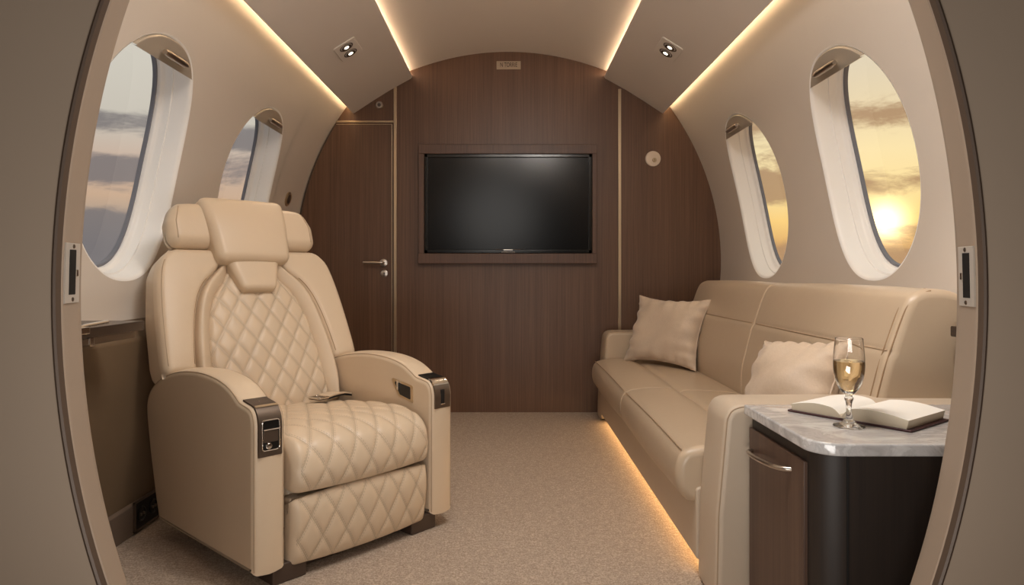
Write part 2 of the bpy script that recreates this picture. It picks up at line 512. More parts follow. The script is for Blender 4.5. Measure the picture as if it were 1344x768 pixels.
def window(idx, side, yc):
    root = empty('window_%d' % idx, (float(side * 1.12), yc, 1.09), kind='structure')
    prof = [(0.012, 0.0), (0.006, 0.002), (0.002, 0.007), (0.0, 0.014), (-0.004, 0.035), (-0.008, 0.052), (-0.008, 0.055), (-0.013, 0.0555),
            (-0.014, 0.059), (-0.017, 0.074), (-0.020, 0.080), (-0.027, 0.084), (-0.030, 0.088), (-0.031, 0.098)]
    V = []
    for g, d in prof:
        t, oy, os_ = oval(160, g); V.append(wallp(side, yc + oy, SC + os_, d))
    add('window_lining', (np.vstack(V), gridF(len(prof), 160, False, True)), M['lining'], root, sharp=50)
    V = []
    for g, d in [(-0.028, 0.097), (-0.034, 0.094), (-0.038, 0.095), (-0.040, 0.106), (-0.028, 0.110)]:
        t, oy, os_ = oval(160, g); V.append(wallp(side, yc + oy, SC + os_, d))
    add('window_gasket', (np.vstack(V), gridF(5, 160, True, True)), M['gasket'], root)
    V = []
    t, oy, os_ = oval(96, -0.034)
    for j in range(9):
        f = 1 - j / 8.001; V.append(wallp(side, yc + oy * f, SC + os_ * f, 0.103))
    add('window_pane', (np.vstack(V), gridF(9, 96, False, True)), M['pane'], root)
    # half-moon cover of the shade slot in the top of the opening
    sch = 0.290
    t, oy, os_ = oval(400, 0.004)
    sel = os_ > sch
    arc = np.stack([oy[sel], os_[sel]], 1); arc = arc[np.argsort(-arc[:, 0])]
    nA = len(arc); V = []
    for off, fr in ((0.018, 0.0), (-0.001, 0.0), (-0.004, 0.03), (-0.005, 0.08), (-0.005, 0.4), (-0.005, 0.7), (-0.005, 1.0)):
        cy = arc[:, 0] * (1 - fr * (1.0 if fr < 0.2 else 1.0)) ; cs = arc[:, 1] + (sch + 0.012 - arc[:, 1]) * fr
        V.append(wallp(side, yc + cy, SC + cs, off))
    F = gridF(7, nA)
    base = 7 * nA
    ch0 = np.stack([np.linspace(arc[0, 0], arc[-1, 0], nA), np.full(nA, sch)], 1)
    V.append(wallp(side, yc + ch0[:, 0], SC + ch0[:, 1], -0.005)); V.append(wallp(side, yc + ch0[:, 0], SC + ch0[:, 1], 0.018))
    # simple fan front: arc rim to chord
    F = gridF(4, nA)
    F += [(3 * nA + i, 3 * nA + i + 1, base + i + 1, base + i) for i in range(nA - 1)]
    F += [(base + i, base + i + 1, base + nA + i + 1, base + nA + i) for i in range(nA - 1)]
    cap = add('shade_cover', (np.vstack(V), F), M['cap'], root, sharp=30)
    # lever: a rounded bar standing off the cover on two posts
    pts = []
    for f in np.linspace(0, 1, 9):
        pts.append(wallp(side, np.array(yc + 0.080 - 0.135 * f), np.array(SC + sch + 0.028), -0.020))
    lev = tube(np.array(pts), [0.006] + [0.0105] * 7 + [0.007], 12)
    posts = [tube([wallp(side, np.array(yc + q), np.array(SC + sch + 0.028), -0.002), wallp(side, np.array(yc + q), np.array(SC + sch + 0.028), -0.02)], 0.006, 10) for q in (0.06, -0.035)]
    add('shade_lever', cat_(lev, *posts), M['nickel'], cap)
window(1, -1, YL[0]); window(2, -1, YL[1]); window(3, 1, YR[0]); window(4, 1, YR[1])

# lower side walls, below the curved panels
XL = 1.058
for nm, s in (('wall_lower_left', -1), ('wall_lower_right', 1)):
    P = round_poly([(s * XL, 0), (s * XL, 0.545), (s * 1.105, 0.60), (s * 1.16, 0.60), (s * 1.16, 0)], [0, 0.02, 0, 0, 0])
    add(nm, loft(P, YN - 0.03, D, 0.001, XZ, 1), M['lower'], kind='structure')
for nm, s in (('baseboard_left', -1), ('baseboard_right', 1)):
    P = round_poly([(s * (XL - 0.010), 0.002), (s * (XL - 0.010), 0.082), (s * (XL - 0.002), 0.088), (s * XL, 0.088), (s * XL, 0.002)], [0, 0.004, 0, 0, 0])
    add(nm, loft(P, YN, D - 0.01, 0.001, XZ, 1), M['base_strip'], kind='structure')

# floor
add('floor', box2(-1.30, 1.30, -1.3, D + 0.05, -0.05, 0.0, 0.002, k=1), M['carpet'], kind='structure')
# ceiling: shallow vault in the middle
def ceilfn(u, v):
    x = -0.60 + 1.20 * v
    return np.stack([x, YN + (D - YN) * u, 1.898 - 0.377 * x ** 2], 1)
add('ceiling', quad_grid(ceilfn, 4, 48), M['ceiling'], sharp=0, kind='structure')
# closing skin above the coves
def skinfn(sd):
    def f(u, v):
        x0, z0 = sd * 0.60, 1.898 - 0.377 * 0.36; p1 = wallp(sd, np.array(0.0), np.array(S1))
        return np.stack([x0 + (p1[0] - x0) * v, YN + (D - YN) * u, z0 + (p1[2] - z0) * v + 0.03 * np.sin(PI * v)], 1)
    return f
for n_, sd in ((7, -1), (8, 1)):
    add('trim_%d' % n_, quad_grid(skinfn(sd), 2, 8), M['ceiling'], sharp=0, kind='structure')
# dropped side panels of the ceiling
for n_, sd in ((1, -1), (2, 1)):
    low = [(0.520, 1.776), (0.507, 1.774), (0.504, 1.766), (0.511, 1.756), (0.535, 1.743), (0.62, 1.696), (0.71, 1.640), (0.79, 1.587), (0.812, 1.573), (0.820, 1.578), (0.822, 1.596)]
    up = [(0.808, 1.598), (0.72, 1.658), (0.62, 1.722), (0.560, 1.762)]
    P = np.array([(sd * x, z) for x, z in low + up])
    add('ceiling_panel_%s' % ('left' if sd < 0 else 'right'), loft(P, YN, D - 0.002, 0.001, XZ, 1), M['ceiling'], sharp=30, kind='structure')

# bulkhead at the end of the cabin
P = [wallp(1, np.array(0.0), np.array(s))[[0, 2]] for s in np.linspace(-0.2, S1, 40)]
P = [(XL, 0.0)] + [(p[0] + 0.004, p[1]) for p in P] + [(0.60, 1.86), (0.0, 1.96)]
P = P + [(-x, z) for x, z in P[-2::-1]]
add('wall_back', loft(np.array(P), D, D + 0.05, 0.001, XZ, 1), M['wood'], kind='structure')

# ------------------------------------------------------------------ bulkhead joinery
# metal strips
YB = D
def strip(n_, x0, x1, z0, z1, d=0.006, mat='champagne'):
    add('trim_%d' % n_, box2(x0, x1, YB - d, YB + 0.002, z0, z1, 0.0015, k=2), M[mat], kind='structure')
strip(3, bx(516.8), bx(520.6), 0.0, bz(112))
strip(4, bx(811.4), bx(815.2), 0.0, bz(117))
strip(5, bx(438), bx(516.6), bz(161), bz(158.6))
# door with a curved outer edge
door = empty('door_1', (bx(455), YB, 0), kind='structure')
z_top = bz(163.5); xr = bx(515.2)
zs = np.linspace(0.02, z_top, 40)
def edge(z):
    zz = z - ZC
    th = math.asin(max(-1, min(1, zz / 1.13)))
    for _ in range(6): th = math.asin(max(-1, min(1, zz / float(R_(th)))))
    x = -float(R_(th)) * math.cos(th) + 0.012
    return max(x, -XL + 0.014) if zz < -0.2 else x
P = np.array([(xr, 0.02), (xr, z_top)] + [(edge(z), z) for z in zs[::-1]])
add('door_panel', loft(P, YB - 0.012, YB + 0.001, 0.0015, XZ, 2), M['wood'], door)
P2 = np.array([(edge(z) - 0.006, z) for z in zs] + [(edge(z) + 0.001, z) for z in zs[::-1]])
add('door_edge', loft(P2, YB - 0.0135, YB + 0.001, 0.0006, XZ, 1), M['seal'], door)
ed2 = cat_(box2(xr - 0.003, xr, YB - 0.0135, YB - 0.010, 0.02, z_top, 0.0006, k=1), box2(edge(z_top), xr, YB - 0.0135, YB - 0.010, z_top - 0.003, z_top, 0.0006, k=1))
add('door_lipping', ed2, M['champagne'], door)
hx, hz = bx(504.3), bz(345)
add('handle_rose', lathe([(0.0, 0.0), (0.021, 0.0), (0.0215, 0.004), (0.019, 0.008), (0.010, 0.010), (0.0, 0.010)][::-1], 28, 'y', (hx, YB - 0.012, hz)), M['nickel'], door)
lv = catmull([(hx, YB - 0.012, hz), (hx, YB - 0.050, hz), (hx - 0.006, YB - 0.058, hz), (hx - 0.05, YB - 0.059, hz), (hx - 0.100, YB - 0.056, hz + 0.001)], 6)
add('door_handle', tube(lv, 0.0072, 12), M['nickel'], door)
kx, kz = bx(505), bz(359.3)
es = add('keyhole_plate', lathe([(0.0, 0.006), (0.012, 0.006), (0.0185, 0.004), (0.020, 0.0)], 28, 'y', (kx, YB - 0.012, kz)), M['nickel'], door)
add('keyhole', cat_(lathe([(0.0, 0.0075), (0.0042, 0.0075), (0.0042, 0.003)], 16, 'y', (kx, YB - 0.012, kz + 0.003)), box2(kx - 0.002, kx + 0.002, YB - 0.0195, YB - 0.015, kz - 0.010, kz + 0.002, 0.0005, k=1)), M['black_matte'], es)

# cupboard lock above the door
lx, lz = bx(498), bz(138)
lk = empty('cylinder_lock', (lx, YB, lz), label='small round metal cylinder lock on the wood panel above the door', cat='lock')
add('lock_ring', lathe([(0.0, 0.007), (0.017, 0.007), (0.020, 0.004), (0.021, 0.0)], 28, 'y', (lx, YB, lz)), M['nickel'], lk)
add('lock_barrel', lathe([(0.0, 0.011), (0.009, 0.011), (0.010, 0.005)], 20, 'y', (lx, YB, lz)), M['gunmetal'], lk)
add('key_slot', box2(lx - 0.0015, lx + 0.0015, YB - 0.0125, YB - 0.010, lz - 0.006, lz + 0.006, 0.0004, k=1), M['black_matte'], lk)
# round control on the right panel
dx_, dz_ = bx(857), bz(208.5)
dc = empty('wall_control', (dx_, YB, dz_), label='round ivory wall control with a small knob on the right wood panel', cat='control')
add('control_plate', lathe([(0.0, 0.010), (0.034, 0.010), (0.0395, 0.007), (0.041, 0.0)], 40, 'y', (dx_, YB, dz_)), M['disc'], dc)
add('control_knob', lathe([(0.0, 0.016), (0.009, 0.016), (0.0115, 0.013), (0.012, 0.009)], 24, 'y', (dx_ + 0.006, YB, dz_ - 0.008)), M['champagne'], dc)
add('knob_slot', box2(dx_ + 0.0045, dx_ + 0.0075, YB - 0.0175, YB - 0.0155, dz_ - 0.015, dz_ - 0.002, 0.0004, k=1), M['gunmetal'], dc)
# sign
sx, sz = bx(667.6), bz(86)
sg = empty('wall_sign', (sx, YB, sz - 0.02), label='small rectangular sign plate with dark lettering high on the wood bulkhead', cat='sign')
add('sign_plate', rbox((sx, YB - 0.003, sz), (0.0635, 0.003, 0.0215), 0.0015, 2), M['sign'], sg)
T, TF = text_mesh('N TORRIE', 0.033)
T = T * np.array([0.62, 1, 1])
add('sign_text', (np.stack([T[:, 0] + sx, YB - 0.0066 - T[:, 2], T[:, 1] + sz + 0.001], 1), TF), M['sign_ink'], sg, sharp=0)

# television surround + television
fx0, fx1, fz0, fz1 = bx(550), bx(782.5), bz(346), bz(191)
tx0, tx1, tz0, tz1 = bx(557.5), bx(776.5), bz(333), bz(203)
su = empty('television_surround', ((fx0 + fx1) / 2, YB, fz0), label='shallow walnut frame surrounding the television on the bulkhead', cat='frame')
dpt = 0.030
add('frame_top', box2(fx0, fx1, YB - dpt, YB, tz1, fz1, 0.002), M['wood_frame'], su)
add('frame_bottom', box2(fx0, fx1, YB - dpt - 0.012, YB, fz0, tz0, 0.002), M['wood_frame'], su)
add('frame_side', box2(fx0, tx0, YB - dpt, YB, tz0, tz1, 0.002), M['wood_frame'], su)
add('frame_side', box2(tx1, fx1, YB - dpt, YB, tz0, tz1, 0.002), M['wood_frame'], su)
tv = empty('television', ((tx0 + tx1) / 2, YB, tz0), label='wide black flat television mounted in the walnut frame on the bulkhead', cat='television')
e = 0.002
tc_ = ((tx0 + tx1) / 2, (tz0 + tz1) / 2)
bw = 0.020
bez = cat_(box2(tx0 + e, tx1 - e, YB - 0.032, YB - 0.001, tz1 - bw, tz1 - e, 0.003), box2(tx0 + e, tx1 - e, YB - 0.032, YB - 0.001, tz0 + e, tz0 + bw, 0.003),
           box2(tx0 + e, tx0 + bw, YB - 0.032, YB - 0.001, tz0 + e, tz1 - e, 0.003), box2(tx1 - bw, tx1 - e, YB - 0.032, YB - 0.001, tz0 + e, tz1 - e, 0.003))
add('bezel', bez, M['tv_bezel'], tv)
add('screen', box2(tx0 + bw - 0.003, tx1 - bw + 0.003, YB - 0.024, YB - 0.004, tz0 + bw - 0.003, tz1 - bw + 0.003, 0.001, k=1), M['tv_screen'], tv)
lgx = bx(667)
chin = []
for f in np.linspace(-1, 1, 21): chin.append((lgx + f * 0.088, YB - 0.0325, tz0 + 0.020 + 0.004 * f * f))
add('chin_line', tube(chin, [0.0004] * 3 + [0.0012] * 15 + [0.0004] * 3, 6), M['gunmetal'], tv)
add('logo', box2(lgx - 0.024, lgx + 0.024, YB - 0.034, YB - 0.031, tz0 + 0.016, tz0 + 0.0215, 0.0008, k=1), M['nickel'], tv)
add('logo', box2(lgx - 0.036, lgx + 0.036, YB - 0.034, YB - 0.031, tz0 + 0.0055, tz0 + 0.0095, 0.0008, k=1), M['gunmetal'], tv)

# ------------------------------------------------------------------ cove lights, reading lights
def cove(label, x0, z0, x1, z1, mat):
    P = np.array([(x0, z0), (x1, z1)]); n = np.array([-(z1 - z0), x1 - x0]); n /= np.linalg.norm(n); n *= 0.002
    Q = np.array([P[0] - n, P[1] - n, P[1] + n, P[0] + n])
    add('cove_light', loft(Q, YN + 0.01, D - 0.004, 0.0002, XZ, 1), M[mat], label=label, cat='light', group='warm strip lights in the ceiling coves')
cove('warm strip light in the left cove between side wall and ceiling panel', -0.815, 1.612, -0.795, 1.626, 'cove')
cove('warm strip light in the right cove between side wall and ceiling panel', 0.815, 1.612, 0.795, 1.626, 'cove')
cove('warm strip light along the left edge of the central ceiling vault', -0.552, 1.770, -0.532, 1.778, 'cove_in')
cove('warm strip light along the right edge of the central ceiling vault', 0.552, 1.770, 0.532, 1.778, 'cove_in')

def reading(sd, label):
    # local frame on the dropped panel: e1 along Y, e2 down the slope, n towards the room
    p0 = np.array([sd * 0.62, 1.696]); p1 = np.array([sd * 0.71, 1.640])
    d = (p1 - p0) / np.linalg.norm(p1 - p0); c = np.array([sd * 0.668, 1.6665])
    n2 = np.array([d[1], -d[0]]) * (1 if sd < 0 else -1)
    if n2[1] > 0: n2 = -n2
    e1 = np.array([0, 1.0, 0]); e2 = np.array([d[0], 0, d[1]]); nn = np.array([n2[0], 0, n2[1]])
    ctr = np.array([c[0], 2.86, c[1]])
    Mx = np.eye(4); Mx[:3, 0] = e1; Mx[:3, 1] = e2; Mx[:3, 2] = nn; Mx[:3, 3] = ctr
    root = empty('reading_light', tuple(ctr), label=label, cat='light', group='twin reading lights in the ceiling panels')
    pl = round_poly([(-0.085, -0.05), (0.085, -0.05), (0.085, 0.05), (-0.085, 0.05)], 0.012, 4)
    add('light_plate', xf(loft(pl, -0.001, 0.005, 0.003, XY, 3), Mx), M['ceiling'], root)
    for q, tilt in ((-0.040, 0.0), (0.034, 0.0)):
        A = np.eye(4); A[:3, 3] = (q, 0, 0)
        ring = lathe([(0.021, 0.004), (0.029, 0.006), (0.0305, 0.0055), (0.031, 0.003)], 28)
        rg = add('lamp_ring', xf(ring, Mx @ A), M['gunmetal'], root)
        cup = lathe([(0.0215, 0.0072), (0.018, 0.0060), (0.015, 0.0055), (0.0, 0.0055)], 24)
        add('lamp_cup', xf(cup, Mx @ A), M['dark_foot'], rg)
        blb = lathe([(0.0115, 0.006), (0.010, 0.0080), (0.006, 0.0092), (0.0, 0.0095)], 20)
        add('bulb', xf(blb, Mx @ A), M['bulb'], rg)
        L = bpy.data.lights.new('reading_spot', 'SPOT'); L.energy = 2.5; L.color = (1, 0.80, 0.58); L.spot_size = 1.9; L.spot_blend = 0.8; L.shadow_soft_size = 0.02
        lo = bpy.data.objects.new('reading_spot', L); col.objects.link(lo)
        lo.location = tuple(ctr + e1 * q + nn * 0.02)
        aim = np.array([-sd * 0.05, -0.25, -1.0]); lo.rotation_euler = Vector(aim).to_track_quat('-Z', 'Y').to_euler()
reading(-1, 'twin reading lights on a square plate in the left ceiling panel')
reading(1, 'twin reading lights on a square plate in the right ceiling panel')

# ------------------------------------------------------------------ fittings on the left wall
# flush access panel near the bulkhead
def accfn(u, v): return wallp(-1, 3.18 + 0.405 * u, -0.02 + 0.80 * v, -0.0035)
accV, accF = quad_grid(accfn, 6, 40)
add('trim_6', (accV, accF), M['wall'], sharp=0, kind='structure')
# round vent
dp = wallp(-1, np.array(3.36), np.array(0.315), -0.003)
th = 0.315 / 1.14
Mx = np.eye(4); Mx[:3, 0] = (0, 1, 0); Mx[:3, 2] = (math.cos(th), 0, -math.sin(th)); Mx[:3, 1] = np.cross(Mx[:3, 2], Mx[:3, 0]); Mx[:3, 3] = dp
vt = empty('wall_button', tuple(float(x) for x in dp), label='small round metal button on the left wall beside the far window', cat='button')
add('button_ring', xf(lathe([(0.036, 0.0), (0.036, 0.006), (0.030, 0.010), (0.024, 0.008)], 32), Mx), M['champagne'], vt)
add('button_face', xf(lathe([(0.025, 0.004), (0.022, 0.009), (0.0, 0.010)], 28), Mx), M['gunmetal'], vt)

# side ledges
def ledge(sd, x_in, y1, label):
    root = empty('side_ledge', (sd * 1.02, 1.4, 0.585), label=label, cat='ledge')
    a, b = (sd * x_in, sd * 1.098)
    add('ledge_top', box2(min(a, b), max(a, b), 1.13, y1, 0.590, 0.614, 0.003), M['wood_ledge'], root)
    a2 = sd * (x_in + 0.018)
    add('ledge_rail', box2(min(a2, sd * 1.075), max(a2, sd * 1.075), 1.15, y1 - 0.01, 0.572, 0.590, 0.002), M['gunmetal'], root)
    return root
lg = ledge(-1, 0.920, 1.735, 'dark wooden side ledge on the left wall beside the recliner')
def Pz(px, py, Z): Y = FPX * (CAMZ - Z) / (py - VPY); return ((px - VPX) * Y / FPX, Y, Z)
add('latch_rod', tube([(-0.915, 1.44, 0.6165), (-0.945, 1.53, 0.6165), (-0.97, 1.66, 0.6165)], 0.004, 8), M['chrome'], lg)
add('end_cap', cat_(box2(-0.93, -0.9165, 1.45, 1.505, 0.600, 0.6165, 0.003), box2(-0.9185, -0.9145, 1.50, 1.515, 0.573, 0.592, 0.001, k=1)), M['chrome'], lg)
ledge(1, 1.005, 1.56, 'small dark wooden ledge on the right wall behind the near sofa end')

# power outlet in the left skirting
ox = -XL + 0.010
ou = empty('power_outlet', (ox, 1.985, 0.04), label='black twin power outlet with metal frame in the left skirting', cat='outlet')
fr = cat_(box2(ox - 0.001, ox + 0.006, 1.915, 2.055, 0.086, 0.092, 0.001, k=1), box2(ox - 0.001, ox + 0.006, 1.915, 2.055, 0.006, 0.012, 0.001, k=1),
          box2(ox - 0.001, ox + 0.006, 1.915, 1.922, 0.006, 0.092, 0.001, k=1), box2(ox - 0.001, ox + 0.006, 2.048, 2.055, 0.006, 0.092, 0.001, k=1))
add('outlet_frame', fr, M['gunmetal'], ou)
add('outlet_plate', box2(ox - 0.001, ox + 0.003, 1.92, 2.05, 0.010, 0.088, 0.001, k=1), M['black_matte'], ou)
for yy in (1.953, 2.017):
    sk = add('socket', lathe([(0.021, 0.003), (0.021, 0.006), (0.018, 0.0065), (0.017, 0.004), (0.0, 0.004)], 24, 'x', (ox, yy, 0.049)), M['black'], ou)
    add('socket_pin', cat_(box2(ox + 0.003, ox + 0.009, yy - 0.010, yy - 0.006, 0.045, 0.053, 0.0006, k=1), box2(ox + 0.003, ox + 0.009, yy + 0.006, yy + 0.010, 0.045, 0.053, 0.0006, k=1)), M['nickel'], sk)

# ------------------------------------------------------------------ partition with the oval opening
PCX, PCZ = 0.0167, 0.70
PY1, PY2 = 1.0, 1.06
def ell(t, a, b): return PCX + a * np.cos(t), PCZ + b * np.sin(t)
A1, B1 = 0.6706, 0.962; A2, B2 = 0.681, 1.000
tt = np.linspace(0, 2 * PI, 256, endpoint=False)
def ring_at(a, b, y): x, z = ell(tt, a, b); return np.stack([x, np.full_like(x, y), z], 1)
# partition face: from the ellipse to a big rectangle
x, z = ell(tt, A1 + 0.009, B1 + 0.009)
k = []
for a in tt:
    c, s = math.cos(a), math.sin(a)
    f = min(1.30 / max(abs(c), 1e-9), (1.60 if s > 0 else 1.30) / max(abs(s), 1e-9)); k.append((PCX * 0 + c * f, PCZ + s * f))
k = np.array(k)
for cx_ in (-1.30, 1.30):
    for cz_ in (PCZ + 1.60, PCZ - 1.30):
        i = np.argmin((k[:, 0] - cx_) ** 2 + (k[:, 1] - cz_) ** 2); k[i] = (cx_, cz_)
V = []
for f in np.linspace(0, 1, 6):
    V.append(np.stack([x + (k[:, 0] - x) * f, np.full_like(x, PY1 - 0.004), z + (k[:, 1] - z) * f], 1))
nfr = 6
for f in np.linspace(1, 0, 6):
    xb, zb = ell(tt, A2 + 0.004, B2 + 0.004)
    V.append(np.stack([xb + (k[:, 0] - xb) * f, np.full_like(x, PY2), zb + (k[:, 1] - zb) * f], 1))
add('wall_front', (np.vstack(V), gridF(12, 256, False, True)), M['partition'], sharp=30, kind='structure')
# jamb lining the opening
prof = [(A1 + 0.0100, B1 + 0.0100, PY1 + 0.016), (A1 + 0.0015, B1 + 0.0015, PY1 + 0.0035), (A1, B1, PY1 + 0.0065)]
n_ = 6
for j in range(1, n_ + 1):
    f = j / n_; prof.append((A1 + (A2 - A1) * f, B1 + (B2 - B1) * f, PY1 + 0.005 + (PY2 + 0.006 - PY1 - 0.005) * f))
prof += [(A2 + 0.004, B2 + 0.004, PY2 + 0.010), (A2 + 0.02, B2 + 0.02, PY2 + 0.008)]
add('trim_9', (np.vstack([ring_at(*p) for p in prof]), gridF(len(prof), 256, False, True)), M['jamb'], kind='structure', sharp=40)
# dark seal in the joint, bronze bead beside it
prof = [(A1 + 0.0095, B1 + 0.0095, PY1 - 0.002), (A1 + 0.0090, B1 + 0.009, PY1 - 0.006), (A1 + 0.0060, B1 + 0.006, PY1 - 0.007), (A1 + 0.0030, B1 + 0.003, PY1 - 0.005), (A1 + 0.0010, B1 + 0.001, PY1 + 0.004), (A1 + 0.008, B1 + 0.008, PY1 + 0.012)]
add('trim_10', (np.vstack([ring_at(*p) for p in prof]), gridF(len(prof), 256, True, True)), M['seal'], kind='structure')
# strike plates on the jamb
def strike(sd, zc, label, zh=0.045):
    root = empty('strike_plate', (PCX + sd * 0.67, 1.03, zc), label=label, cat='latch plate')
    def pt(f, z, off):
        s = np.sqrt(1 - ((z - PCZ) / 0.97) ** 2)
        a = A1 + (A2 - A1) * f
        return np.stack([PCX + sd * (a * s - off), PY1 + 0.005 + 0.058 * f, z], -1)
    def plate(f0, f1, z0, z1, o0, o1, r):
        pl = round_poly([(f0, z0), (f1, z0), (f1, z1), (f0, z1)], r, 4)
        # radius in metres along z; squash along f
        return loft(pl, o0, o1, 0.0005, lambda a, b, t: pt(a, b, t), 1)
    add('plate', plate(0.06, 0.86, zc - zh, zc + zh, -0.001, 0.0025, 0.004), M['plate'], root)
    add('latch_slot', plate(0.26, 0.62, zc - zh * 0.72, zc + zh * 0.78, 0.0022, 0.0034, 0.003), M['black_matte'], root)
    for zz in (zc + zh * 0.89, zc - zh * 0.88):
        P0 = pt(np.array(0.48), np.array(zz), 0.0024)
        add('screw', lathe([(0.0033, 0.0), (0.0033, 0.0008), (0.0022, 0.0013), (0.0, 0.0013)], 12, 'x', (0, 0, 0)) if False else xf(lathe([(0.0033, 0.0), (0.0033, 0.0008), (0.0022, 0.0013), (0.0, 0.0013)], 12), np.array([[0, 0, -sd, P0[0]], [1, 0, 0, P0[1]], [0, 1, 0, P0[2]], [0, 0, 0, 1]], float)), M['gunmetal'], root)
    P0 = pt(np.array(0.70), np.array(zc), 0.003)
    add('latch_tab', rbox(tuple(P0), (0.0012, 0.0025, 0.005), 0.0006, 1), M['chrome'], root)
strike(-1, 0.7345, 'metal strike plate with dark slot on the left door jamb')
strike(1, 0.7295, 'metal strike plate with dark slot on the right door jamb')

# fore cabin behind the camera
for nm, b in (('wall_fore_left', (-1.34, -1.30, -1.3, PY2, 0, 2.3)), ('wall_fore_right', (1.30, 1.34, -1.3, PY2, 0, 2.3)), ('wall_fore_end', (-1.34, 1.34, -1.34, -1.30, 0, 2.3))):
    add(nm, box2(*b, 0.002, k=1), M['fore'], kind='structure')
add('ceiling_fore', box2(-1.34, 1.34, -1.34, PY2, 2.30, 2.34, 0.002, k=1), M['fore'], kind='structure')

# ------------------------------------------------------------------ recliner
CH_ANG = math.radians(48)
ch = empty('recliner_chair', (-0.371, 1.784, 0), CH_ANG, label='cream leather recliner with diamond quilted seat, back and footrest', cat='armchair', local=True)

def quiltd(u, v, wh, A):
    w, h = wh; a = u / w + v / h; b = u / w - v / h
    sa = np.abs(np.sin(PI * a)); sb = np.abs(np.sin(PI * b))
    return A * ((1 - (1 - sa) ** 2.2) * (1 - (1 - sb) ** 2.2)) ** 0.75

def rolled(name, path, hw, wh, A, mat, parent, depth=0.05, er=0.022, label=None, vfade=None):
    """quilted surface: path in (y,z) seen from the side, width +-hw, rounded flanks"""
    P = resample(catmull(path, 12), 0.0035, False)
    T = np.gradient(P, axis=0); T /= np.linalg.norm(T, axis=1, keepdims=True)
    Nn = np.stack([T[:, 1], -T[:, 0]], 1)
    v = np.r_[0, np.cumsum(np.linalg.norm(np.diff(P, axis=0), axis=1))]
    if Nn[len(P) // 2][0] > 0 and Nn[len(P) // 2][1] < 0: Nn = -Nn
    cs = []
    for g in np.linspace(0, PI / 2, 8): cs.append((-hw + er * (1 - math.sin(g)), -er * (1 - math.cos(g)) ))
    left = [(-hw, -depth)] + [(-hw + er * (1 - math.cos(g)), -er * (1 - math.sin(g))) for g in np.linspace(0, PI / 2, 7)]
    mid = [(x, 0.0) for x in np.linspace(-hw + er, hw - er, int(2 * (hw - er) / 0.0035))[1:-1]]
    right = [(-x, d) for x, d in left[::-1]]
    cs = np.array(left + mid + right)
    nu = len(cs); nv = len(P)
    X = np.repeat(cs[:, 0], nv); dd = np.repeat(cs[:, 1], nv); vv = np.tile(v, nu)
    q = quiltd(X, vv, wh, A)
    f = np.clip((hw - np.abs(X)) / 0.018, 0, 1); f = f * f * (3 - 2 * f)
    e = np.minimum(vv, v[-1] - vv); fe = np.clip(e / 0.014, 0, 1); fe = np.sqrt(1 - (1 - fe) ** 2)
    fq = np.clip(e / 0.035, 0, 1); fq = fq * fq * (3 - 2 * fq)
    q = q * f * fq + (fe - 1) * 0.012
    crown = 0.010 * (1 - (X / hw) ** 2)
    off = dd + q + crown
    V = np.stack([X, np.tile(P[:, 0], nu) + np.tile(Nn[:, 0], nu) * off, np.tile(P[:, 1], nu) + np.tile(Nn[:, 1], nu) * off], 1)
    mi = [1 if (i < 6 or i >= nu - 7) else 0 for i in range(nu - 1) for j in range(nv - 1)]
    return add(name, (V, gridF(nu, nv)), mat, parent, sharp=0, uv=np.stack([X, vv], 1), label=label, mats=[M['leather']], midx=mi)

# seat + footrest
rolled('seat_cushion', [(0.50, 0.312), (0.42, 0.320), (0.30, 0.332), (0.18, 0.342), (0.10, 0.343), (0.040, 0.334), (0.000, 0.306), (-0.014, 0.262), (-0.010, 0.225), (0.000, 0.203)], 0.213, QS, 0.0055, M['quilt_seat'], ch, 0.06, label='diamond quilted seat cushion')
rolled('footrest', [(0.010, 0.197), (0.000, 0.190), (-0.004, 0.15), (0.000, 0.09), (0.010, 0.040), (0.018, 0.030)], 0.213, QS, 0.0048, M['quilt_seat'], ch, 0.035, 0.016, label='diamond quilted footrest panel')
add('footrest_board', box2(-0.206, 0.206, 0.020, 0.05, 0.035, 0.192, 0.006), M['leather'], ch)
add('seat_body', box2(-0.200, 0.200, 0.055, 0.52, 0.10, 0.315, 0.02), M['leather'], ch)
add('pedestal', box2(-0.225, 0.225, 0.06, 0.48, 0.0, 0.11, 0.006), M['dark_foot'], ch)
for s in (-1, 1):
    add('foot', box2(min(s * 0.255, s * 0.165), max(s * 0.255, s * 0.165), 0.012, 0.10, 0.0, 0.046, 0.004), M['dark_foot'], ch)

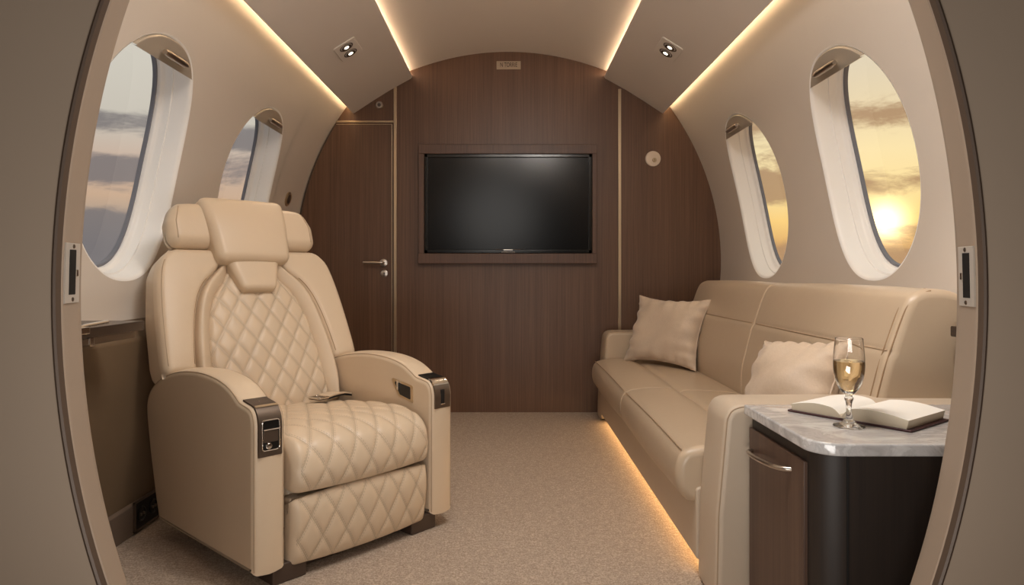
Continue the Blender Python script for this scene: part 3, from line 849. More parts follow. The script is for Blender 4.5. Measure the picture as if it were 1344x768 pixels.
# arms
armP = [(0.0, 0.042), (0.0, 0.385), (0.006, 0.408), (0.022, 0.424), (0.052, 0.430), (0.072, 0.434), (0.092, 0.446), (0.130, 0.464), (0.19, 0.478), (0.27, 0.484), (0.36, 0.480), (0.45, 0.466), (0.54, 0.438),
        (0.60, 0.402), (0.625, 0.365), (0.625, 0.32), (0.60, 0.22), (0.565, 0.11), (0.538, 0.042)]
dense = np.vstack([catmull(armP[1:17], 6), np.array([armP[17], armP[18], armP[0]])])
dense = resample(dense, 0.009)
for s in (-1, 1):
    a0, a1 = (-0.309, -0.228) if s < 0 else (0.228, 0.309)
    arm = add('armrest', loft(dense, a0, a1, 0.016, YZ, 5, 3, bulge=0.003), M['leather'], ch, sharp=60)
    # twin row of stitching near both rims
    ins = dense - normals2(dense if area2(dense) > 0 else dense[::-1]) * 0.0
    Pn = dense if area2(dense) > 0 else dense[::-1]
    Nn = normals2(Pn)
    for side in (0, 1):
        t = a0 + 0.0045 if side == 0 else a1 - 0.0045
        Q = Pn - Nn * 0.0048
        rim = np.stack([np.full(len(Q), t), Q[:, 0], Q[:, 1]], 1)
        keep = (Q[:, 1] > 0.05)
        order = np.where(keep)[0]
        # start at the front bottom
        st = [i for i in order if (i - 1) % len(Q) not in set(order)]
        i0 = st[0]; idx = [(i0 + j) % len(Q) for j in range(len(order))]
        add('seam', tube(rim[idx], 0.0016, 6), M['seam'], arm)
    ac = s * 0.2685
    pl = lambda x0, x1, z0, z1, r: round_poly([(x0, z0), (x1, z0), (x1, z1), (x0, z1)], r, 5)
    XZf = lambda a, b, t: np.stack([a, t, b], 1)
    def topf(y):                     # arm top near the front
        return np.interp(y, [p[0] for p in armP[1:9]], [p[1] for p in armP[1:9]])
    def wrap(x0, x1, t0, t1, lift, n=24):
        """strip that follows the nose of the arm from the front face over onto its top"""
        path = resample(catmull([(0.0, 0.300), (0.0, 0.36), (0.0, 0.385), (0.006, 0.408), (0.022, 0.424), (0.052, 0.430), (0.072, 0.434)], 8), 0.003, False)
        d = np.r_[0, np.cumsum(np.linalg.norm(np.diff(path, axis=0), axis=1))]
        tq = np.linspace(t0, t1, n); P = np.stack([np.interp(tq, d, path[:, 0]), np.interp(tq, d, path[:, 1])], 1)
        T = np.gradient(P, axis=0); T /= np.linalg.norm(T, axis=1, keepdims=True); N = np.stack([-T[:, 1], T[:, 0]], 1)
        V = []
        for x_, l_ in ((x0, 0.0), (x0 + 0.0012, lift), (x1 - 0.0012, lift), (x1, 0.0)):
            Q = P + N * l_; V.append(np.stack([np.full(n, x_), Q[:, 0], Q[:, 1]], 1))
        b = len(V[0]); V = np.vstack(V); F = gridF(4, n)
        F += [(0, b, 2 * b, 3 * b), (b - 1, 4 * b - 1, 3 * b - 1, 2 * b - 1)]
        return V, F
    if s < 0:
        ctl = add('control_panel', wrap(ac - 0.030, ac + 0.030, 0.012, 0.128, 0.0035), M['gunmetal'], arm, label='grey metal control panel set in the armrest nose')
        add('panel_lid', wrap(ac - 0.030, ac + 0.030, 0.130, 0.182, 0.0030), M['dark_foot'], ctl)
        add('panel_edge', wrap(ac - 0.029, ac + 0.029, 0.1255, 0.1315, 0.0055), M['champagne'], ctl)
        add('control_recess', loft(pl(ac - 0.021, ac + 0.021, 0.327, 0.395, 0.006), -0.0050, -0.002, 0.0008, XZf, 2), M['black'], ctl)
        pts = round_poly([(ac - 0.0215, 0.326), (ac + 0.0215, 0.326), (ac + 0.0215, 0.396), (ac - 0.0215, 0.396)], 0.007, 5)
        add('recess_rim', tube(np.stack([pts[:, 0], np.full(len(pts), -0.005), pts[:, 1]], 1), 0.0017, 8, True), M['chrome'], ctl)
        add('recess_bar', tube([(ac - 0.019, -0.0065, 0.374), (ac + 0.019, -0.0065, 0.374)], 0.002, 8), M['chrome'], ctl)
        add('recess_tray', loft(pl(ac - 0.018, ac + 0.018, 0.345, 0.371, 0.002), -0.0062, -0.004, 0.0008, XZf, 2), M['gunmetal'], ctl)
        add('control_knob', lathe([(0.0, 0.006), (0.006, 0.0055), (0.0075, 0.004), (0.008, 0.0)], 20, 'y', (ac - 0.006, -0.005, 0.337)), M['chrome'], ctl)
    else:
        ctl = add('control_panel', wrap(ac - 0.030, ac + 0.030, 0.045, 0.112, 0.0035), M['gunmetal'], arm, label='grey metal control panel with dark slot set in the armrest nose')
        add('panel_lid', wrap(ac - 0.030, ac + 0.030, 0.134, 0.182, 0.0030), M['black'], ctl)
        add('panel_edge', wrap(ac - 0.030, ac + 0.030, 0.110, 0.136, 0.0045), M['chrome'], ctl)
        add('control_slot', loft(pl(ac - 0.008, ac + 0.006, 0.358, 0.398, 0.001), -0.0045, -0.002, 0.0005, XZf, 1), M['black_matte'], ctl)
        add('slot_lip', box2(ac - 0.009, ac + 0.007, -0.006, -0.003, 0.354, 0.358, 0.0008, k=1), M['chrome'], ctl)
        # trapezoid pull on the inner face
        tr = np.array([(0.078, 0.352), (0.146, 0.366), (0.186, 0.420), (0.080, 0.404)])
        tro = round_poly(tr, 0.006, 4)
        inner = tr.mean(0) + (tr - tr.mean(0)) * 0.72
        YZi = lambda a, b, t: np.stack([0.228 - t, a, b], 1)
        pu = add('recline_pull', loft(tro, -0.002, 0.0016, 0.001, YZi, 3), M['champagne'], arm)
        add('pull_recess', loft(round_poly(inner, 0.004, 4), 0.001, 0.0021, 0.0003, YZi, 1), M['black'], pu)
        add('pull_lever', xf(rbox((0, 0, 0), (0.0018, 0.004, 0.014), 0.001, 1), Matrix.Translation((0.223, 0.146, 0.399))), M['chrome'], pu)

# backrest frame
BQ = np.array([0, 0.3875, 0.9219]); BN = np.array([0, -0.9219, 0.3875]); B0 = np.array([0, 0.44, 0.30])
def bf(p, q, n): p, q, n = np.broadcast_arrays(p, q, n); return B0 + np.stack([p, 0 * p, 0 * p], -1) + q[..., None] * BQ + n[..., None] * BN
core = [(-0.20, 0.0), (0.20, 0.0), (0.212, 0.14), (0.310, 0.155), (0.314, 0.20), (0.306, 0.34), (0.284, 0.48), (0.252, 0.542), (-0.252, 0.542), (-0.284, 0.48), (-0.306, 0.34), (-0.314, 0.20), (-0.310, 0.155), (-0.212, 0.14)]
coreP = resample(round_poly(core, [0.02, 0.02, 0.01, 0.03, 0.05, 0.2, 0.08, 0.05, 0.05, 0.08, 0.2, 0.05, 0.03, 0.01], 6), 0.01)
br = add('backrest', loft(coreP, -0.090, 0.012, 0.022, lambda a, b, t: bf(a, b, t), 6, 2, r1=0.02), M['leather'], ch, sharp=70)
def pad(name, pl, pr, qb, qt, T, r, mat, parent, puff=0.0, wh=None, A=0.0, base=0.004, step=0.004, label=None, slope=0):
    us = max(10, int(abs(pr(0.5 * (qb(0.5) + qt(0.5))) - pl(0.5 * (qb(0.5) + qt(0.5)))) / step)); vs = max(10, int((qt(0.5) - qb(0.5)) / step))
    u, v = np.meshgrid(np.linspace(0, 1, us), np.linspace(0, 1, vs), indexing='ij'); u = u.ravel(); v = v.ravel()
    # more samples close to the rims
    w_ = lambda x: 0.5 - 0.5 * np.cos(PI * x); u = 0.45 * w_(u) + 0.55 * u; v = 0.35 * w_(v) + 0.65 * v
    q = qb(u) + (qt(u) - qb(u)) * v
    L, Rr = pl(q), pr(q); p = L + (Rr - L) * u
    du = np.minimum(u, 1 - u) * np.abs(Rr - L); dv = np.minimum(v, 1 - v) * (qt(u) - qb(u))
    x = np.maximum(0, 1 - du / r); y = np.maximum(0, 1 - dv / r); m = np.minimum(1, np.sqrt(x * x + y * y))
    h = T * np.sqrt(1 - m * m) + puff * (1 - (2 * u - 1) ** 2) * (1 - (2 * v - 1) ** 4)
    if slope:
        uo = u if slope > 0 else 1 - u; h = h * (0.30 + 0.70 * np.sin(PI / 2 * uo) ** 1.2)
    if wh:
        f = np.clip(np.minimum(du, dv) / 0.014, 0, 1); h = h + quiltd(p, q, wh, A) * f
    V = bf(p, q, base + h)
    return add(name, (V, gridF(us, vs)), mat, parent, sharp=0, uv=np.stack([p, q], 1), label=label)
ip = lambda xs, ys: (lambda q: np.interp(q, xs, ys))
cst = lambda c: (lambda q: np.full_like(np.asarray(q, float), c))
qs = [0.0, 0.1, 0.2, 0.3, 0.36, 0.40, 0.43, 0.46, 0.50]
def sm(xs, ys):
    C = catmull(np.stack([xs, ys], 1), 8); return lambda q: np.interp(q, C[:, 0], C[:, 1])
wi = sm(qs, [0.176, 0.178, 0.173, 0.160, 0.143, 0.122, 0.098, 0.080, 0.070])
wb = sm(qs, [0.205, 0.222, 0.218, 0.203, 0.188, 0.172, 0.152, 0.122, 0.085])
wo = sm([0.0, 0.15, 0.2, 0.34, 0.44, 0.50, 0.545], [0.314, 0.314, 0.316, 0.308, 0.296, 0.278, 0.236])
pad('back_insert', lambda q: -wi(q) - 0.006, lambda q: wi(q) + 0.006, cst(0.01), cst(0.47), 0.012, 0.012, M['quilt_back'], ch, 0.012, QB, 0.006, label='diamond quilted back panel')
for s in (-1, 1):
    lo, hi = (lambda q, s=s: s * (wi(q) - 0.002)), (lambda q, s=s: s * (wb(q) + 0.002))
    a, b = (lo, hi) if s > 0 else (hi, lo)
    pad('side_bolster', a, b, cst(0.01), cst(0.495), 0.036, 0.014, M['leather'], ch, 0.004, slope=s)
    lo, hi = (lambda q, s=s: s * (wb(q) + 0.001)), (lambda q, s=s: s * wo(q))
    a, b = (lo, hi) if s > 0 else (hi, lo)
    wg = pad('back_wing', a, b, cst(0.152), cst(0.542), 0.030, 0.022, M['leather'], ch, 0.006)
    qq = np.linspace(0.180, 0.50, 60)
    add('seam', tube(bf(s * (wo(qq) - 0.013), qq, 0.004 + 0.0285), 0.0015, 6), M['seam'], wg)
    qq = np.linspace(0.180, 0.44, 60)
    add('seam', tube(bf(s * (wb(qq) + 0.012), qq, 0.004 + 0.0275), 0.0012, 6), M['thread'], wg)
# neck pad and headrest
def bbox_(c, h, r, dense, warp): 
    V, F = rbox((0, 0, 0), h, r, 5, dense, warp); V = V + np.array(c)
    return bf(V[:, 0], V[:, 1], V[:, 2]), F
def wneck(V):
    x, y, z = V.T.copy(); k_ = y / 0.060
    x = x * (1 + 0.24 * k_); z = z + 0.006 * (1 - (x / 0.09) ** 2) * (z > 0)
    return np.stack([x, y, z], 1)
add('neck_pad', bbox_((0, 0.452, 0.022), (0.074, 0.060, 0.034), 0.018, 8, wneck), M['leather'], ch, sharp=0)
def whead(V):
    x, y, z = V.T.copy(); k_ = y / 0.114
    f = 1 + 0.09 * k_
    z = z + np.where(z > 0, 0.012 * (1 - (x / 0.15) ** 2) * (1 - 0.6 * k_ ** 2), 0) + 0.010 * (k_ < 0) * 0
    z = z - 0.018 * np.maximum(0, k_) ** 2
    return np.stack([x * f, y, z], 1)
hd = add('headrest', bbox_((0, 0.597, 0.028), (0.131, 0.114, 0.046), 0.026, 14, whead), M['leather'], ch, sharp=0)
for s in (-1, 1):
    def wwing(V, s=s):
        x, y, z = V.T.copy(); k_ = y / 0.078
        out = (s * x + 0.07) / 0.14                     # 0 inside, 1 outside
        x = x - s * 0.026 * np.maximum(0, k_) * out
        y = y - 0.010 * np.maximum(0, k_) * out ** 3
        z = z + np.where(z > 0, 0.010 * (1 - k_ ** 2), 0) - 0.012 * np.maximum(0, out) ** 2 * (z < 0) * -1
        return np.stack([x, y, z], 1)
    wv = bbox_((s * 0.172, 0.620, 0.004), (0.073, 0.076, 0.040), 0.032, 12, wwing)
    hw = add('headrest_wing', wv, M['leather'], ch, sharp=0)
    yy = np.linspace(-0.055, 0.055, 24)
    sw = wwing(np.stack([np.full(24, s * 0.050), yy, np.full(24, 0.0390)], 1)) + np.array([s * 0.172, 0.620, 0.004])
    add('seam', tube(bf(sw[:, 0], sw[:, 1], sw[:, 2]), 0.0013, 6), M['seam'], hw)
# lap belt lying on the back of the seat
bp = catmull([(0.215, 0.400, 0.345), (0.185, 0.392, 0.352), (0.145, 0.380, 0.354), (0.105, 0.366, 0.352)], 8)
def ribbon(path, wdir, w, th):
    P = np.array(path); wd = np.array(wdir, float); wd /= np.linalg.norm(wd)
    V = np.vstack([P - wd * w / 2, P + wd * w / 2, P + wd * w / 2 + (0, 0, th), P - wd * w / 2 + (0, 0, th)])
    n = len(P); F = gridF(4, n, True, False); F += [(0, n, 2 * n, 3 * n), (n - 1, 4 * n - 1, 3 * n - 1, 2 * n - 1)]
    return V, F
sb = add('seat_belt', ribbon(bp, (0.40, -1, 0.03), 0.050, 0.004), M['leather'], ch)
add('belt_underside', ribbon(bp - np.array([0, 0.0, 0.006]), (0.40, -1, 0.03), 0.048, 0.005), M['black_matte'], sb)
bu = np.array([(0.072, 0.328), (0.112, 0.336), (0.102, 0.386), (0.064, 0.374)])
pts = round_poly(bu, 0.005, 4)
add('buckle', tube(np.stack([pts[:, 0], pts[:, 1], np.full(len(pts), 0.356)], 1), 0.0032, 8, True), M['chrome'], sb)
add('buckle_plate', loft(round_poly(bu, 0.004, 4), 0.350, 0.355, 0.001, XY, 1), M['gunmetal'], sb)

# ------------------------------------------------------------------ sofa
so = empty('sofa', (0.75, 2.5, 0), label='long cream leather sofa with low arms along the right wall', cat='sofa')
add('plinth', box2(0.505, 1.04, 1.55, 3.50, 0.0, 0.045, 0.003), M['black_matte'], so)
baseP = round_poly([(0.455, 0.040), (1.04, 0.040), (1.04, 0.215), (0.455, 0.215)], [0.008, 0.004, 0.004, 0.012])
add('sofa_base', loft(baseP, 1.66, 3.385, 0.004, XZ, 3), M['leather_base'], so)
seatP = catmull([(0.438, 0.176), (0.418, 0.200), (0.410, 0.235), (0.413, 0.272), (0.428, 0.297), (0.455, 0.308), (0.52, 0.316), (0.585, 0.313), (0.614, 0.303), (0.622, 0.297), (0.630, 0.302), (0.655, 0.307), (0.74, 0.304), (0.84, 0.296), (0.90, 0.288)], 6)
seatP = np.vstack([seatP, [(0.90, 0.20), (0.89, 0.172), (0.46, 0.170)]])
seatP = resample(seatP, 0.008)
for y0, y1 in ((1.668, 2.505), (2.505, 3.375)):
    sc_ = add('seat_cushion', loft(seatP, y0, y1, 0.022 if y0 < 2 else 0.009, XZ, 6, 6, bulge=0.004, r1=0.009 if y0 < 2 else 0.022), M['leather_sofa'], so, sharp=60)
    ys = np.linspace(y0 + 0.02, y1 - 0.02, 40)
    add('seam', tube(np.stack([0.426 + 0 * ys, ys, 0.3005 + 0.004 * np.sin(PI * (ys - y0) / (y1 - y0))], 1), 0.0018, 6), M['seam'], sc_)
backP = catmull([(0.842, 0.288), (0.838, 0.33), (0.843, 0.40), (0.860, 0.47), (0.875, 0.530), (0.880, 0.543), (0.887, 0.552), (0.887, 0.560), (0.904, 0.61), (0.924, 0.662), (0.942, 0.686), (0.975, 0.697), (1.03, 0.693), (1.07, 0.672), (1.090, 0.635), (1.092, 0.60)], 6)
backP = np.vstack([backP, [(1.050, 0.540), (1.045, 0.42), (1.03, 0.29)]])
backP = resample(backP, 0.008)
for i, (y0, y1) in enumerate(((1.585, 2.47), (2.47, 3.355))):
    bc = add('back_cushion', loft(backP, y0, y1, 0.022 if i == 0 else 0.009, XZ, 6, 6, bulge=0.004, r1=0.009 if i == 0 else 0.022), M['leather_sofa'], so, sharp=60)
    if i == 0:                                           # double stitched edge of the near end
        Pn = backP if area2(backP) > 0 else backP[::-1]; Nn = normals2(Pn)
        sel = [j for j in range(len(Pn)) if Pn[j, 0] < 1.0 and Pn[j, 1] > 0.30]
        sel.sort(key=lambda j: Pn[j, 1] + (Pn[j, 0] if Pn[j, 1] > 0.6 else 0) * 2)
        for ins, yy in ((0.0040, y0 + 0.009), (0.0, y0 + 0.030)):
            Q = Pn[sel] - Nn[sel] * (ins - 0.0003)
            Qp = np.vstack([Q[:1]] * 5 + [Q] + [Q[-1:]] * 5); Q = np.stack([np.convolve(Qp[:, c_], np.ones(11) / 11, 'valid') for c_ in (0, 1)], 1)
            add('seam', tube(np.stack([Q[:, 0], np.full(len(Q), yy), Q[:, 1]], 1), 0.0017, 6), M['thread'], bc)
    ys = np.linspace(y0 + 0.02, y1 - 0.02, 30)
    add('seam', tube(np.stack([0.887 - 0.006 * np.sin(PI * (ys - y0) / (y1 - y0)), ys, 0.553 + 0 * ys], 1), 0.0022, 6), M['seam'], bc)
add('back_frame', box2(1.005, 1.052, 1.62, 3.36, 0.20, 0.54, 0.01), M['leather_base'], so)
armO = [(0.458, 0.012), (0.462, 0.20), (0.481, 0.412), (0.492, 0.434), (0.515, 0.442), (0.75, 0.4425), (1.03, 0.442), (1.045, 0.43), (1.045, 0.012)]
armQ = resample(round_poly(armO, [0, 0.3, 0.04, 0.04, 0.06, 0, 0.01, 0.01, 0], 6), 0.01)
for y0, y1 in ((1.515, 1.664), (3.380, 3.535)):
    ar = add('armrest', loft(armQ, y0, y1, 0.016, XZ, 5, 2, bulge=0.003), M['leather_base'] if y0 < 2 else M['leather_sofa'], so, sharp=60)
    Pn = armQ if area2(armQ) > 0 else armQ[::-1]; Nn = normals2(Pn)
    sel = [j for j in range(len(Pn)) if Pn[j, 1] > 0.02 and Pn[j, 0] < 1.03]
    sel.sort(key=lambda j: Pn[j, 1] if Pn[j, 1] < 0.40 else 0.40 + Pn[j, 0])
    Q = Pn[sel] - Nn[sel] * 0.0045
    add('seam', tube(np.stack([Q[:, 0], np.full(len(Q), y0 + 0.0045), Q[:, 1]], 1), 0.0015, 6), M['seam'], ar)
add('plinth_light', box2(0.502, 0.506, 1.70, 3.36, 0.020, 0.036, 0.0005, k=1), M['plinth_led'], so, label='glowing warm light strip under the sofa front')

# ------------------------------------------------------------------ scatter cushions
def cushion(label, ctr, xdir, ndir, hw, hh, T, seed, spin=0.0):
    rnd = np.random.RandomState(seed); n = 60
    xd = np.array(xdir, float); nd = np.array(ndir, float); nd /= np.linalg.norm(nd)
    xd = xd - nd * np.dot(xd, nd); xd /= np.linalg.norm(xd); yd = np.cross(nd, xd)
    c, s = math.cos(spin), math.sin(spin); xd, yd = c * xd + s * yd, -s * xd + c * yd
    u, v = np.meshgrid(np.linspace(-1, 1, n), np.linspace(-1, 1, n), indexing='ij'); u = np.sin(u * PI / 2); v = np.sin(v * PI / 2)
    u = u.ravel(); v = v.ravel()
    x = u * hw * (1 - 0.14 * (1 - v * v) * np.abs(u) ** 3); y = v * hh * (1 - 0.14 * (1 - u * u) * np.abs(v) ** 3)
    prof = ((1 - np.abs(u) ** 2.4) * (1 - np.abs(v) ** 2.4)) ** 0.55
    ph = rnd.rand(8) * 6
    rim = np.exp(-((1 - np.abs(v)) / 0.22)) * (1 - u ** 2); rim2 = np.exp(-((1 - np.abs(u)) / 0.22)) * (1 - v ** 2)
    wr = 0.011 * rim * np.sin(u * 19 + ph[0] + 2 * np.sin(3 * u + ph[1])) + 0.011 * rim2 * np.sin(v * 19 + ph[2] + 2 * np.sin(3 * v + ph[3]))
    wr += 0.012 * np.sin(u * 3 + v * 2.2 + ph[4]) * prof * 0.6 + 0.007 * np.sin(4.5 * (u - v) + ph[5]) * prof
    out = []
    for sgn in (1, -1):
        z = sgn * (T * prof) + wr * (prof > 0) * (1 if sgn > 0 else 0.4)
        out.append(np.array(ctr) + x[:, None] * xd + y[:, None] * yd + z[:, None] * nd)
    F1 = gridF(n, n); F2 = [tuple(reversed(f)) for f in gridF(n, n, base=n * n)]
    root = empty('scatter_cushion', (ctr[0], ctr[1], 0.31), label=label, cat='cushion', group='taupe scatter cushions on the sofa')
    b = add('cushion_cover', (np.vstack(out), F1 + F2), M['cushion'], root, sharp=0)
    rim_i = [i * n for i in range(n)] + [(n - 1) * n + j for j in range(1, n)] + [i * n + n - 1 for i in range(n - 2, -1, -1)] + [j for j in range(n - 2, 0, -1)]
    add('piping', tube(out[0][rim_i], 0.0022, 6, True), M['cushion'], b)
cushion('taupe scatter cushion propped against the far sofa arm', (0.729, 3.165, 0.466), (0.62, -0.78, 0), (-0.70, -0.62, 0.36), 0.20, 0.165, 0.062, 3)
cushion('taupe scatter cushion behind the wine glass, leaning by the near sofa arm', (0.762, 1.845, 0.435), (0.36, -0.93, 0.0), (-0.78, -0.36, 0.60), 0.145, 0.138, 0.068, 8, 0.16)

# ------------------------------------------------------------------ side cabinet with marble top
cb = empty('side_cabinet', (0.78, 1.33, 0), label='dark walnut side cabinet with grey marble top in front of the sofa', cat='cabinet')
outl = lambda x0, y0, x1, y1, r: round_poly([(x0, y0), (x1, y0), (x1, y1), (x0, y1)], [r, 0.004, 0.004, 0.004], 10)
bodyP = outl(0.533, 1.176, 1.03, 1.500, 0.050)
add('cabinet_body', loft(bodyP, 0.0, 0.4235, 0.001, XY, 1), M['wood_dark'], cb)
add('marble_top', loft(outl(0.518, 1.158, 1.045, 1.508, 0.055), 0.4235, 0.4455, 0.004, XY, 4), M['marble'], cb, label='polished grey marble top')
dr = add('cabinet_door', box2(0.5265, 0.536, 1.222, 1.498, 0.02, 0.398, 0.002), M['wood_cab'], cb)
hp = catmull([(0.529, 1.478, 0.351), (0.512, 1.462, 0.353), (0.505, 1.42, 0.356), (0.503, 1.37, 0.360), (0.506, 1.32, 0.364), (0.514, 1.290, 0.367), (0.529, 1.278, 0.368)], 8)
hv, hf = tube(hp, 0.0048, 12)
hm = hv.mean(0)
add('handle', (hv, hf), M['nickel'], dr)
add('corner_strip', box2(0.5805, 0.5845, 1.1745, 1.180, 0.01, 0.4235, 0.0005, k=1), M['black_matte'], cb)

# ------------------------------------------------------------------ open book
ZT = 0.4457
bk = empty('open_book', (0.73, 1.40, ZT), label='open hardcover book with blank white pages lying on the marble top', cat='book')
e1 = np.array([0.6, -0.8, 0]); e2 = np.array([0.8, 0.6, 0]); Ao = np.array([0.582, 1.430, ZT])
def bkp(a, b, z): a, b, z = np.broadcast_arrays(np.asarray(a, float), b, z); return Ao + a[..., None] * e1 + b[..., None] * e2 + z[..., None] * np.array([0, 0, 1.0])
W, H = 0.242, 0.166
SP = 0.112                                               # spine position along e1
def cover(a0, a1, n=2):
    P = np.array([(a0, 0.0), (a1, 0.0), (a1, H), (a0, H)]); P = round_poly(P, 0.002, 2)
    return loft(P, 0.0005, 0.0040, 0.0006, lambda a, b, t: bkp(a, b, t), 1)
add('book_cover', cat_(cover(0.0, SP - 0.005), cover(SP + 0.005, W), loft(np.array([(SP - 0.006, 0.0), (SP + 0.006, 0.0), (SP + 0.006, H), (SP - 0.006, H)]), 0.0005, 0.003, 0.0004, lambda a, b, t: bkp(a, b, t), 1)), M['cover'], bk)
def pages(a_out, a_in, top):
    # block cross-section (a, z): fanned fore-edge, curved top rising then diving into the gutter
    n = 26; t = np.linspace(0, 1, n)
    a = a_out + (a_in - a_out) * t
    zt = top(t)
    prof = np.stack([a, zt], 1)
    sgn = 1 if a_in > a_out else -1
    prof = np.vstack([prof, [(a_in, 0.0042), (a_out - sgn * -0.004, 0.0042)]])
    VF = loft(prof, 0.004, H - 0.004, 0.0003, lambda a, z, t: bkp(a, t, z), 1)
    return VF
def tl(t): return 0.0042 + 0.012 + 0.0095 * np.sin(np.clip(t, 0, 1) * PI * 0.93) ** 1.0 - 0.013 * np.clip((t - 0.80) / 0.2, 0, 1) ** 2
def trr(t): return 0.0042 + 0.0165 + 0.0085 * np.sin(np.clip(t, 0, 1) * PI * 0.93) ** 1.0 - 0.015 * np.clip((t - 0.82) / 0.18, 0, 1) ** 2
for (ao, ai, f) in ((0.005, SP, tl), (W - 0.006, SP, trr)):
    VF = pages(ao, ai, f)
    # top faces white paper, cut edges tinted
    V_, F_ = VF
    mi = []
    for q in F_:
        c = np.array([V_[i] for i in q]); nrm = np.cross(c[1] - c[0], c[2] - c[1]) if len(q) > 3 else np.array([0, 0, 1])
        nrm = nrm / (np.linalg.norm(nrm) + 1e-12)
        mi.append(0 if abs(nrm[2]) > 0.6 else 1)
    add('page_block', VF, M['paper'], bk, sharp=25, mats=[M['page_edge']], midx=mi)
rp = bkp(np.linspace(0.004, SP - 0.03, 12), np.full(12, H - 0.001), np.array([0.006 + 0.016 * math.sin(x) for x in np.linspace(0.1, 1.5, 12)]))
add('ribbon', tube(rp, 0.0016, 6), M['ribbon'], bk)

# ------------------------------------------------------------------ glass of wine
GX, GY = 0.640, 1.288
wg_ = empty('wine_glass', (GX, GY, ZT), label='stemmed crystal glass half full of pale wine on the marble top', cat='glass')
z0 = ZT + 0.0003
outer = [(0.0, 0.0), (0.0265, 0.0), (0.0278, 0.0012), (0.0268, 0.0028), (0.020, 0.0045), (0.012, 0.0085), (0.0070, 0.016), (0.0048, 0.026), (0.0046, 0.036), (0.0056, 0.045), (0.0075, 0.0505), (0.0078, 0.054), (0.0060, 0.0575), (0.0068, 0.060)]
bowl_o = [(0.012, 0.0645), (0.0180, 0.073), (0.0230, 0.085), (0.0262, 0.099), (0.0275, 0.113), (0.0272, 0.130), (0.0258, 0.148), (0.0242, 0.1660)]
bowl_i = [(0.0232, 0.1660), (0.0248, 0.148), (0.0262, 0.130), (0.0265, 0.113), (0.0252, 0.099), (0.0220, 0.085), (0.0168, 0.0735), (0.0100, 0.0668), (0.0, 0.0648)]
def prof_up(P): return [(r, z0 + z) for r, z in P]
sm_p = [tuple(p) for p in catmull(outer[3:] + bowl_o, 4)]
in_p = [tuple(p) for p in catmull(bowl_i, 4)]
gp = outer[:3] + sm_p + [(0.0237, 0.1666)] + in_p
gp = [(max(0.0, r), z) for r, z in gp]
add('glass_body', lathe(prof_up(gp), 48, 'z', (GX, GY, 0)), M['glass'], wg_, sharp=60)
wl = [(r - 0.00012 if r > 0.001 else r, z) for r, z in in_p if z < 0.1235][::-1]
rt = np.interp(0.1235, [0.113, 0.130], [0.0265, 0.0262]) - 0.00012
wl = [(r, z + (0.0001 if r < 0.02 else 0)) for r, z in wl] + [(rt, 0.1235), (rt * 0.96, 0.1229), (0.0, 0.1228)]
add('wine', lathe(prof_up(wl), 48, 'z', (GX, GY, 0)), M['wine'], wg_, sharp=50)

# ------------------------------------------------------------------ world: evening sky with cloud banks
w = bpy.data.worlds.new('sunset_sky'); bpy.context.scene.world = w; w.use_nodes = True
k = NT(w.node_tree); k.n.clear()
wo_ = k.new('ShaderNodeOutputWorld'); bg = k.new('ShaderNodeBackground'); k.link(bg.outputs[0], wo_.inputs[0])
tc = k.new('ShaderNodeTexCoord'); d = tc.outputs['Generated']
sp = k.new('ShaderNodeSeparateXYZ'); k.link(d, sp.inputs[0])
el = sp.outputs[2]
def sstep(x, a, b):
    nd = k.new('ShaderNodeMapRange'); nd.interpolation_type = 'SMOOTHSTEP'
    nd.inputs[1].default_value = a; nd.inputs[2].default_value = b; k.val(nd.inputs[0], x); return nd.outputs[0]
rightf = sstep(sp.outputs[0], -0.25, 0.25)
er_ = k.math('DIVIDE', el, 0.35)
rs = k.ramp(er_, [(0.0, rgb(186, 146, 104)), (0.10, rgb(214, 164, 104)), (0.20, rgb(246, 206, 128)), (0.30, rgb(244, 220, 160)), (0.45, rgb(245, 226, 176)), (0.60, rgb(234, 216, 178)), (0.80, rgb(228, 214, 188)), (1.0, rgb(214, 204, 186))])
ls = k.ramp(er_, [(0.0, rgb(120, 122, 126)), (0.10, rgb(134, 130, 130)), (0.20, rgb(176, 158, 142)), (0.28, rgb(206, 174, 146)), (0.40, rgb(206, 180, 160)), (0.55, rgb(206, 198, 184)), (0.80, rgb(214, 208, 194)), (1.0, rgb(200, 198, 192))])
sky = k.mix(rightf, ls, rs)
cn = k.new('ShaderNodeTexNoise'); cn.inputs['Scale'].default_value = 1.0; cn.inputs['Detail'].default_value = 7; cn.inputs['Roughness'].default_value = 0.64
cn.inputs['Distortion'].default_value = 0.35
k.link(k.mapping(d, (6.5, 6.5, 21), (1.3, 0.4, 0.55)), cn.inputs['Vector'])
# cloud banks: bands of elevation where clouds gather
def band(c, wd): return k.math('SUBTRACT', 1.0, sstep(k.math('ABSOLUTE', k.math('SUBTRACT', el, c)), 0.0, wd))
bands_r = k.math('MAXIMUM', k.math('MULTIPLY', band(0.198, 0.030), 0.85), k.math('MAXIMUM', band(0.112, 0.034), k.math('MULTIPLY', band(0.02, 0.05), 1.1)))
bands_l = k.math('MAXIMUM', k.math('MULTIPLY', band(0.182, 0.026), 0.95), k.math('MAXIMUM', band(0.130, 0.040), k.math('MULTIPLY', band(0.045, 0.06), 1.25)))
mx = k.new('ShaderNodeMix'); mx.data_type = 'FLOAT'; k.link(rightf, mx.inputs[0]); k.link(bands_l, mx.inputs[2]); k.link(bands_r, mx.inputs[3])
bd = mx.outputs[0]
cf = sstep(k.math('ADD', cn.outputs['Fac'], k.math('MULTIPLY', bd, 0.27)), 0.56, 0.74)
ccol = k.mix(rightf, rgb(124, 118, 118), rgb(172, 136, 104))
sky = k.mix(k.math('MULTIPLY', cf, 0.88), sky, ccol)
sun = Vector((494, 900, 67)).normalized()
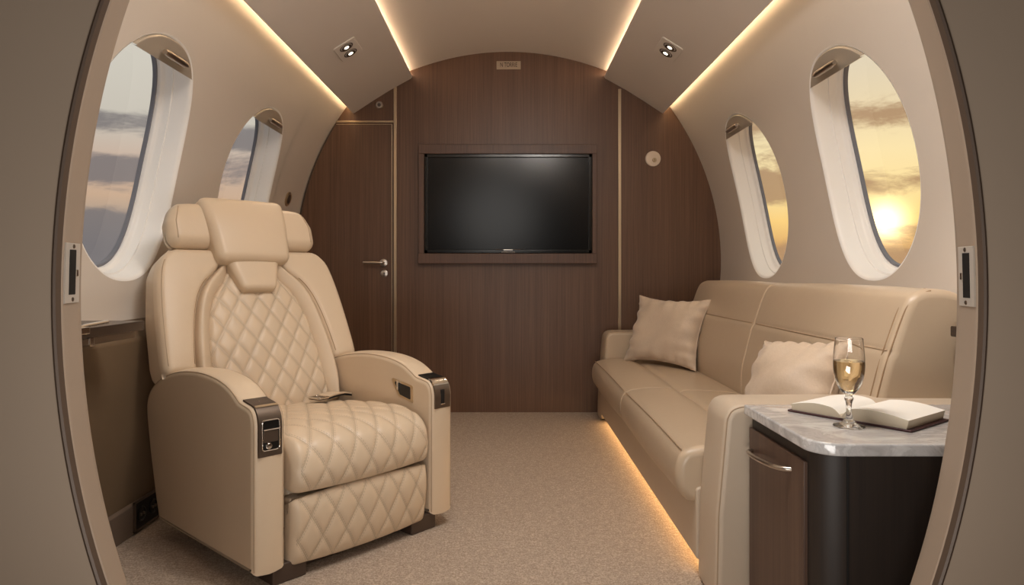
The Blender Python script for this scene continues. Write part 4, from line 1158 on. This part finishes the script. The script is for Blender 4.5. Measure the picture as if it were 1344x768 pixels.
dt = k.new('ShaderNodeVectorMath'); dt.operation = 'DOT_PRODUCT'; k.link(d, dt.inputs[0]); dt.inputs[1].default_value = sun
g1 = k.math('POWER', k.math('MAXIMUM', dt.outputs['Value'], 0.0), 4200.0)
g2 = k.math('POWER', k.math('MAXIMUM', dt.outputs['Value'], 0.0), 90.0)
glow = k.mix(1.0, k.mix(g1, (0, 0, 0, 1), (2.6, 2.1, 1.2, 1)), k.mix(g2, (0, 0, 0, 1), (0.20, 0.11, 0.02, 1)), 'ADD')
glow = k.mix(k.math('MULTIPLY', cf, 0.55), glow, (0, 0, 0, 1))
sky = k.mix(1.0, sky, glow, 'ADD')
k.link(sky, bg.inputs[0]); bg.inputs[1].default_value = 1.0

# ------------------------------------------------------------------ lamps
def area(name, loc, aim, sx_, sy_, energy, color):
    L = bpy.data.lights.new(name, 'AREA'); L.shape = 'RECTANGLE'; L.size = sx_; L.size_y = sy_; L.energy = energy; L.color = color
    o = bpy.data.objects.new(name, L); col.objects.link(o); o.location = loc
    o.rotation_euler = (Vector(aim) - Vector(loc)).to_track_quat('-Z', 'Y').to_euler(); return o
a1 = area('entry_fill', (0.34, 1.12, 1.82), (0.50, 1.75, 0.3), 0.4, 0.12, 8.0, (1.0, 0.95, 0.89))  # added fill for sofa end, marble and chair front; no fixture here
a4 = area('overhead_fill', (0.0, 1.34, 1.875), (-0.02, 1.38, 0.0), 0.5, 0.36, 11.5, (1.0, 0.95, 0.89))  # unseen area light added to brighten the seat and other level surfaces
a2 = area('fore_cabin_lamp', (-0.14, -1.15, 1.40), (0.0, 3.0, 0.2), 0.9, 0.9, 6.0, (1.0, 0.95, 0.89)); a2.data.shape = 'DISK'
a3 = area('ceiling_up_fill', (0.0, 0.35, 0.30), (0.0, 1.6, 1.9), 0.7, 0.3, 7.0, (1.0, 0.96, 0.91))  # added fill from below to lift the ceiling; no real floor lamp
L = bpy.data.lights.new('sofa_end_fill', 'SPOT'); L.energy = 16.0; L.color = (1, 0.93, 0.86); L.spot_size = 0.75; L.spot_blend = 0.9; L.shadow_soft_size = 0.06  # added spot, no fixture: brightens the near end of the sofa back
lo = bpy.data.objects.new('sofa_end_fill', L); col.objects.link(lo); lo.location = (0.62, 1.09, 1.50)
lo.rotation_euler = (Vector((1.03, 1.60, 0.58)) - Vector(lo.location)).to_track_quat('-Z', 'Y').to_euler()
sc = bpy.context.scene
sc.view_settings.view_transform = 'Standard'; sc.view_settings.look = 'None'
sc.view_settings.exposure = 0.0; sc.view_settings.gamma = 1.0
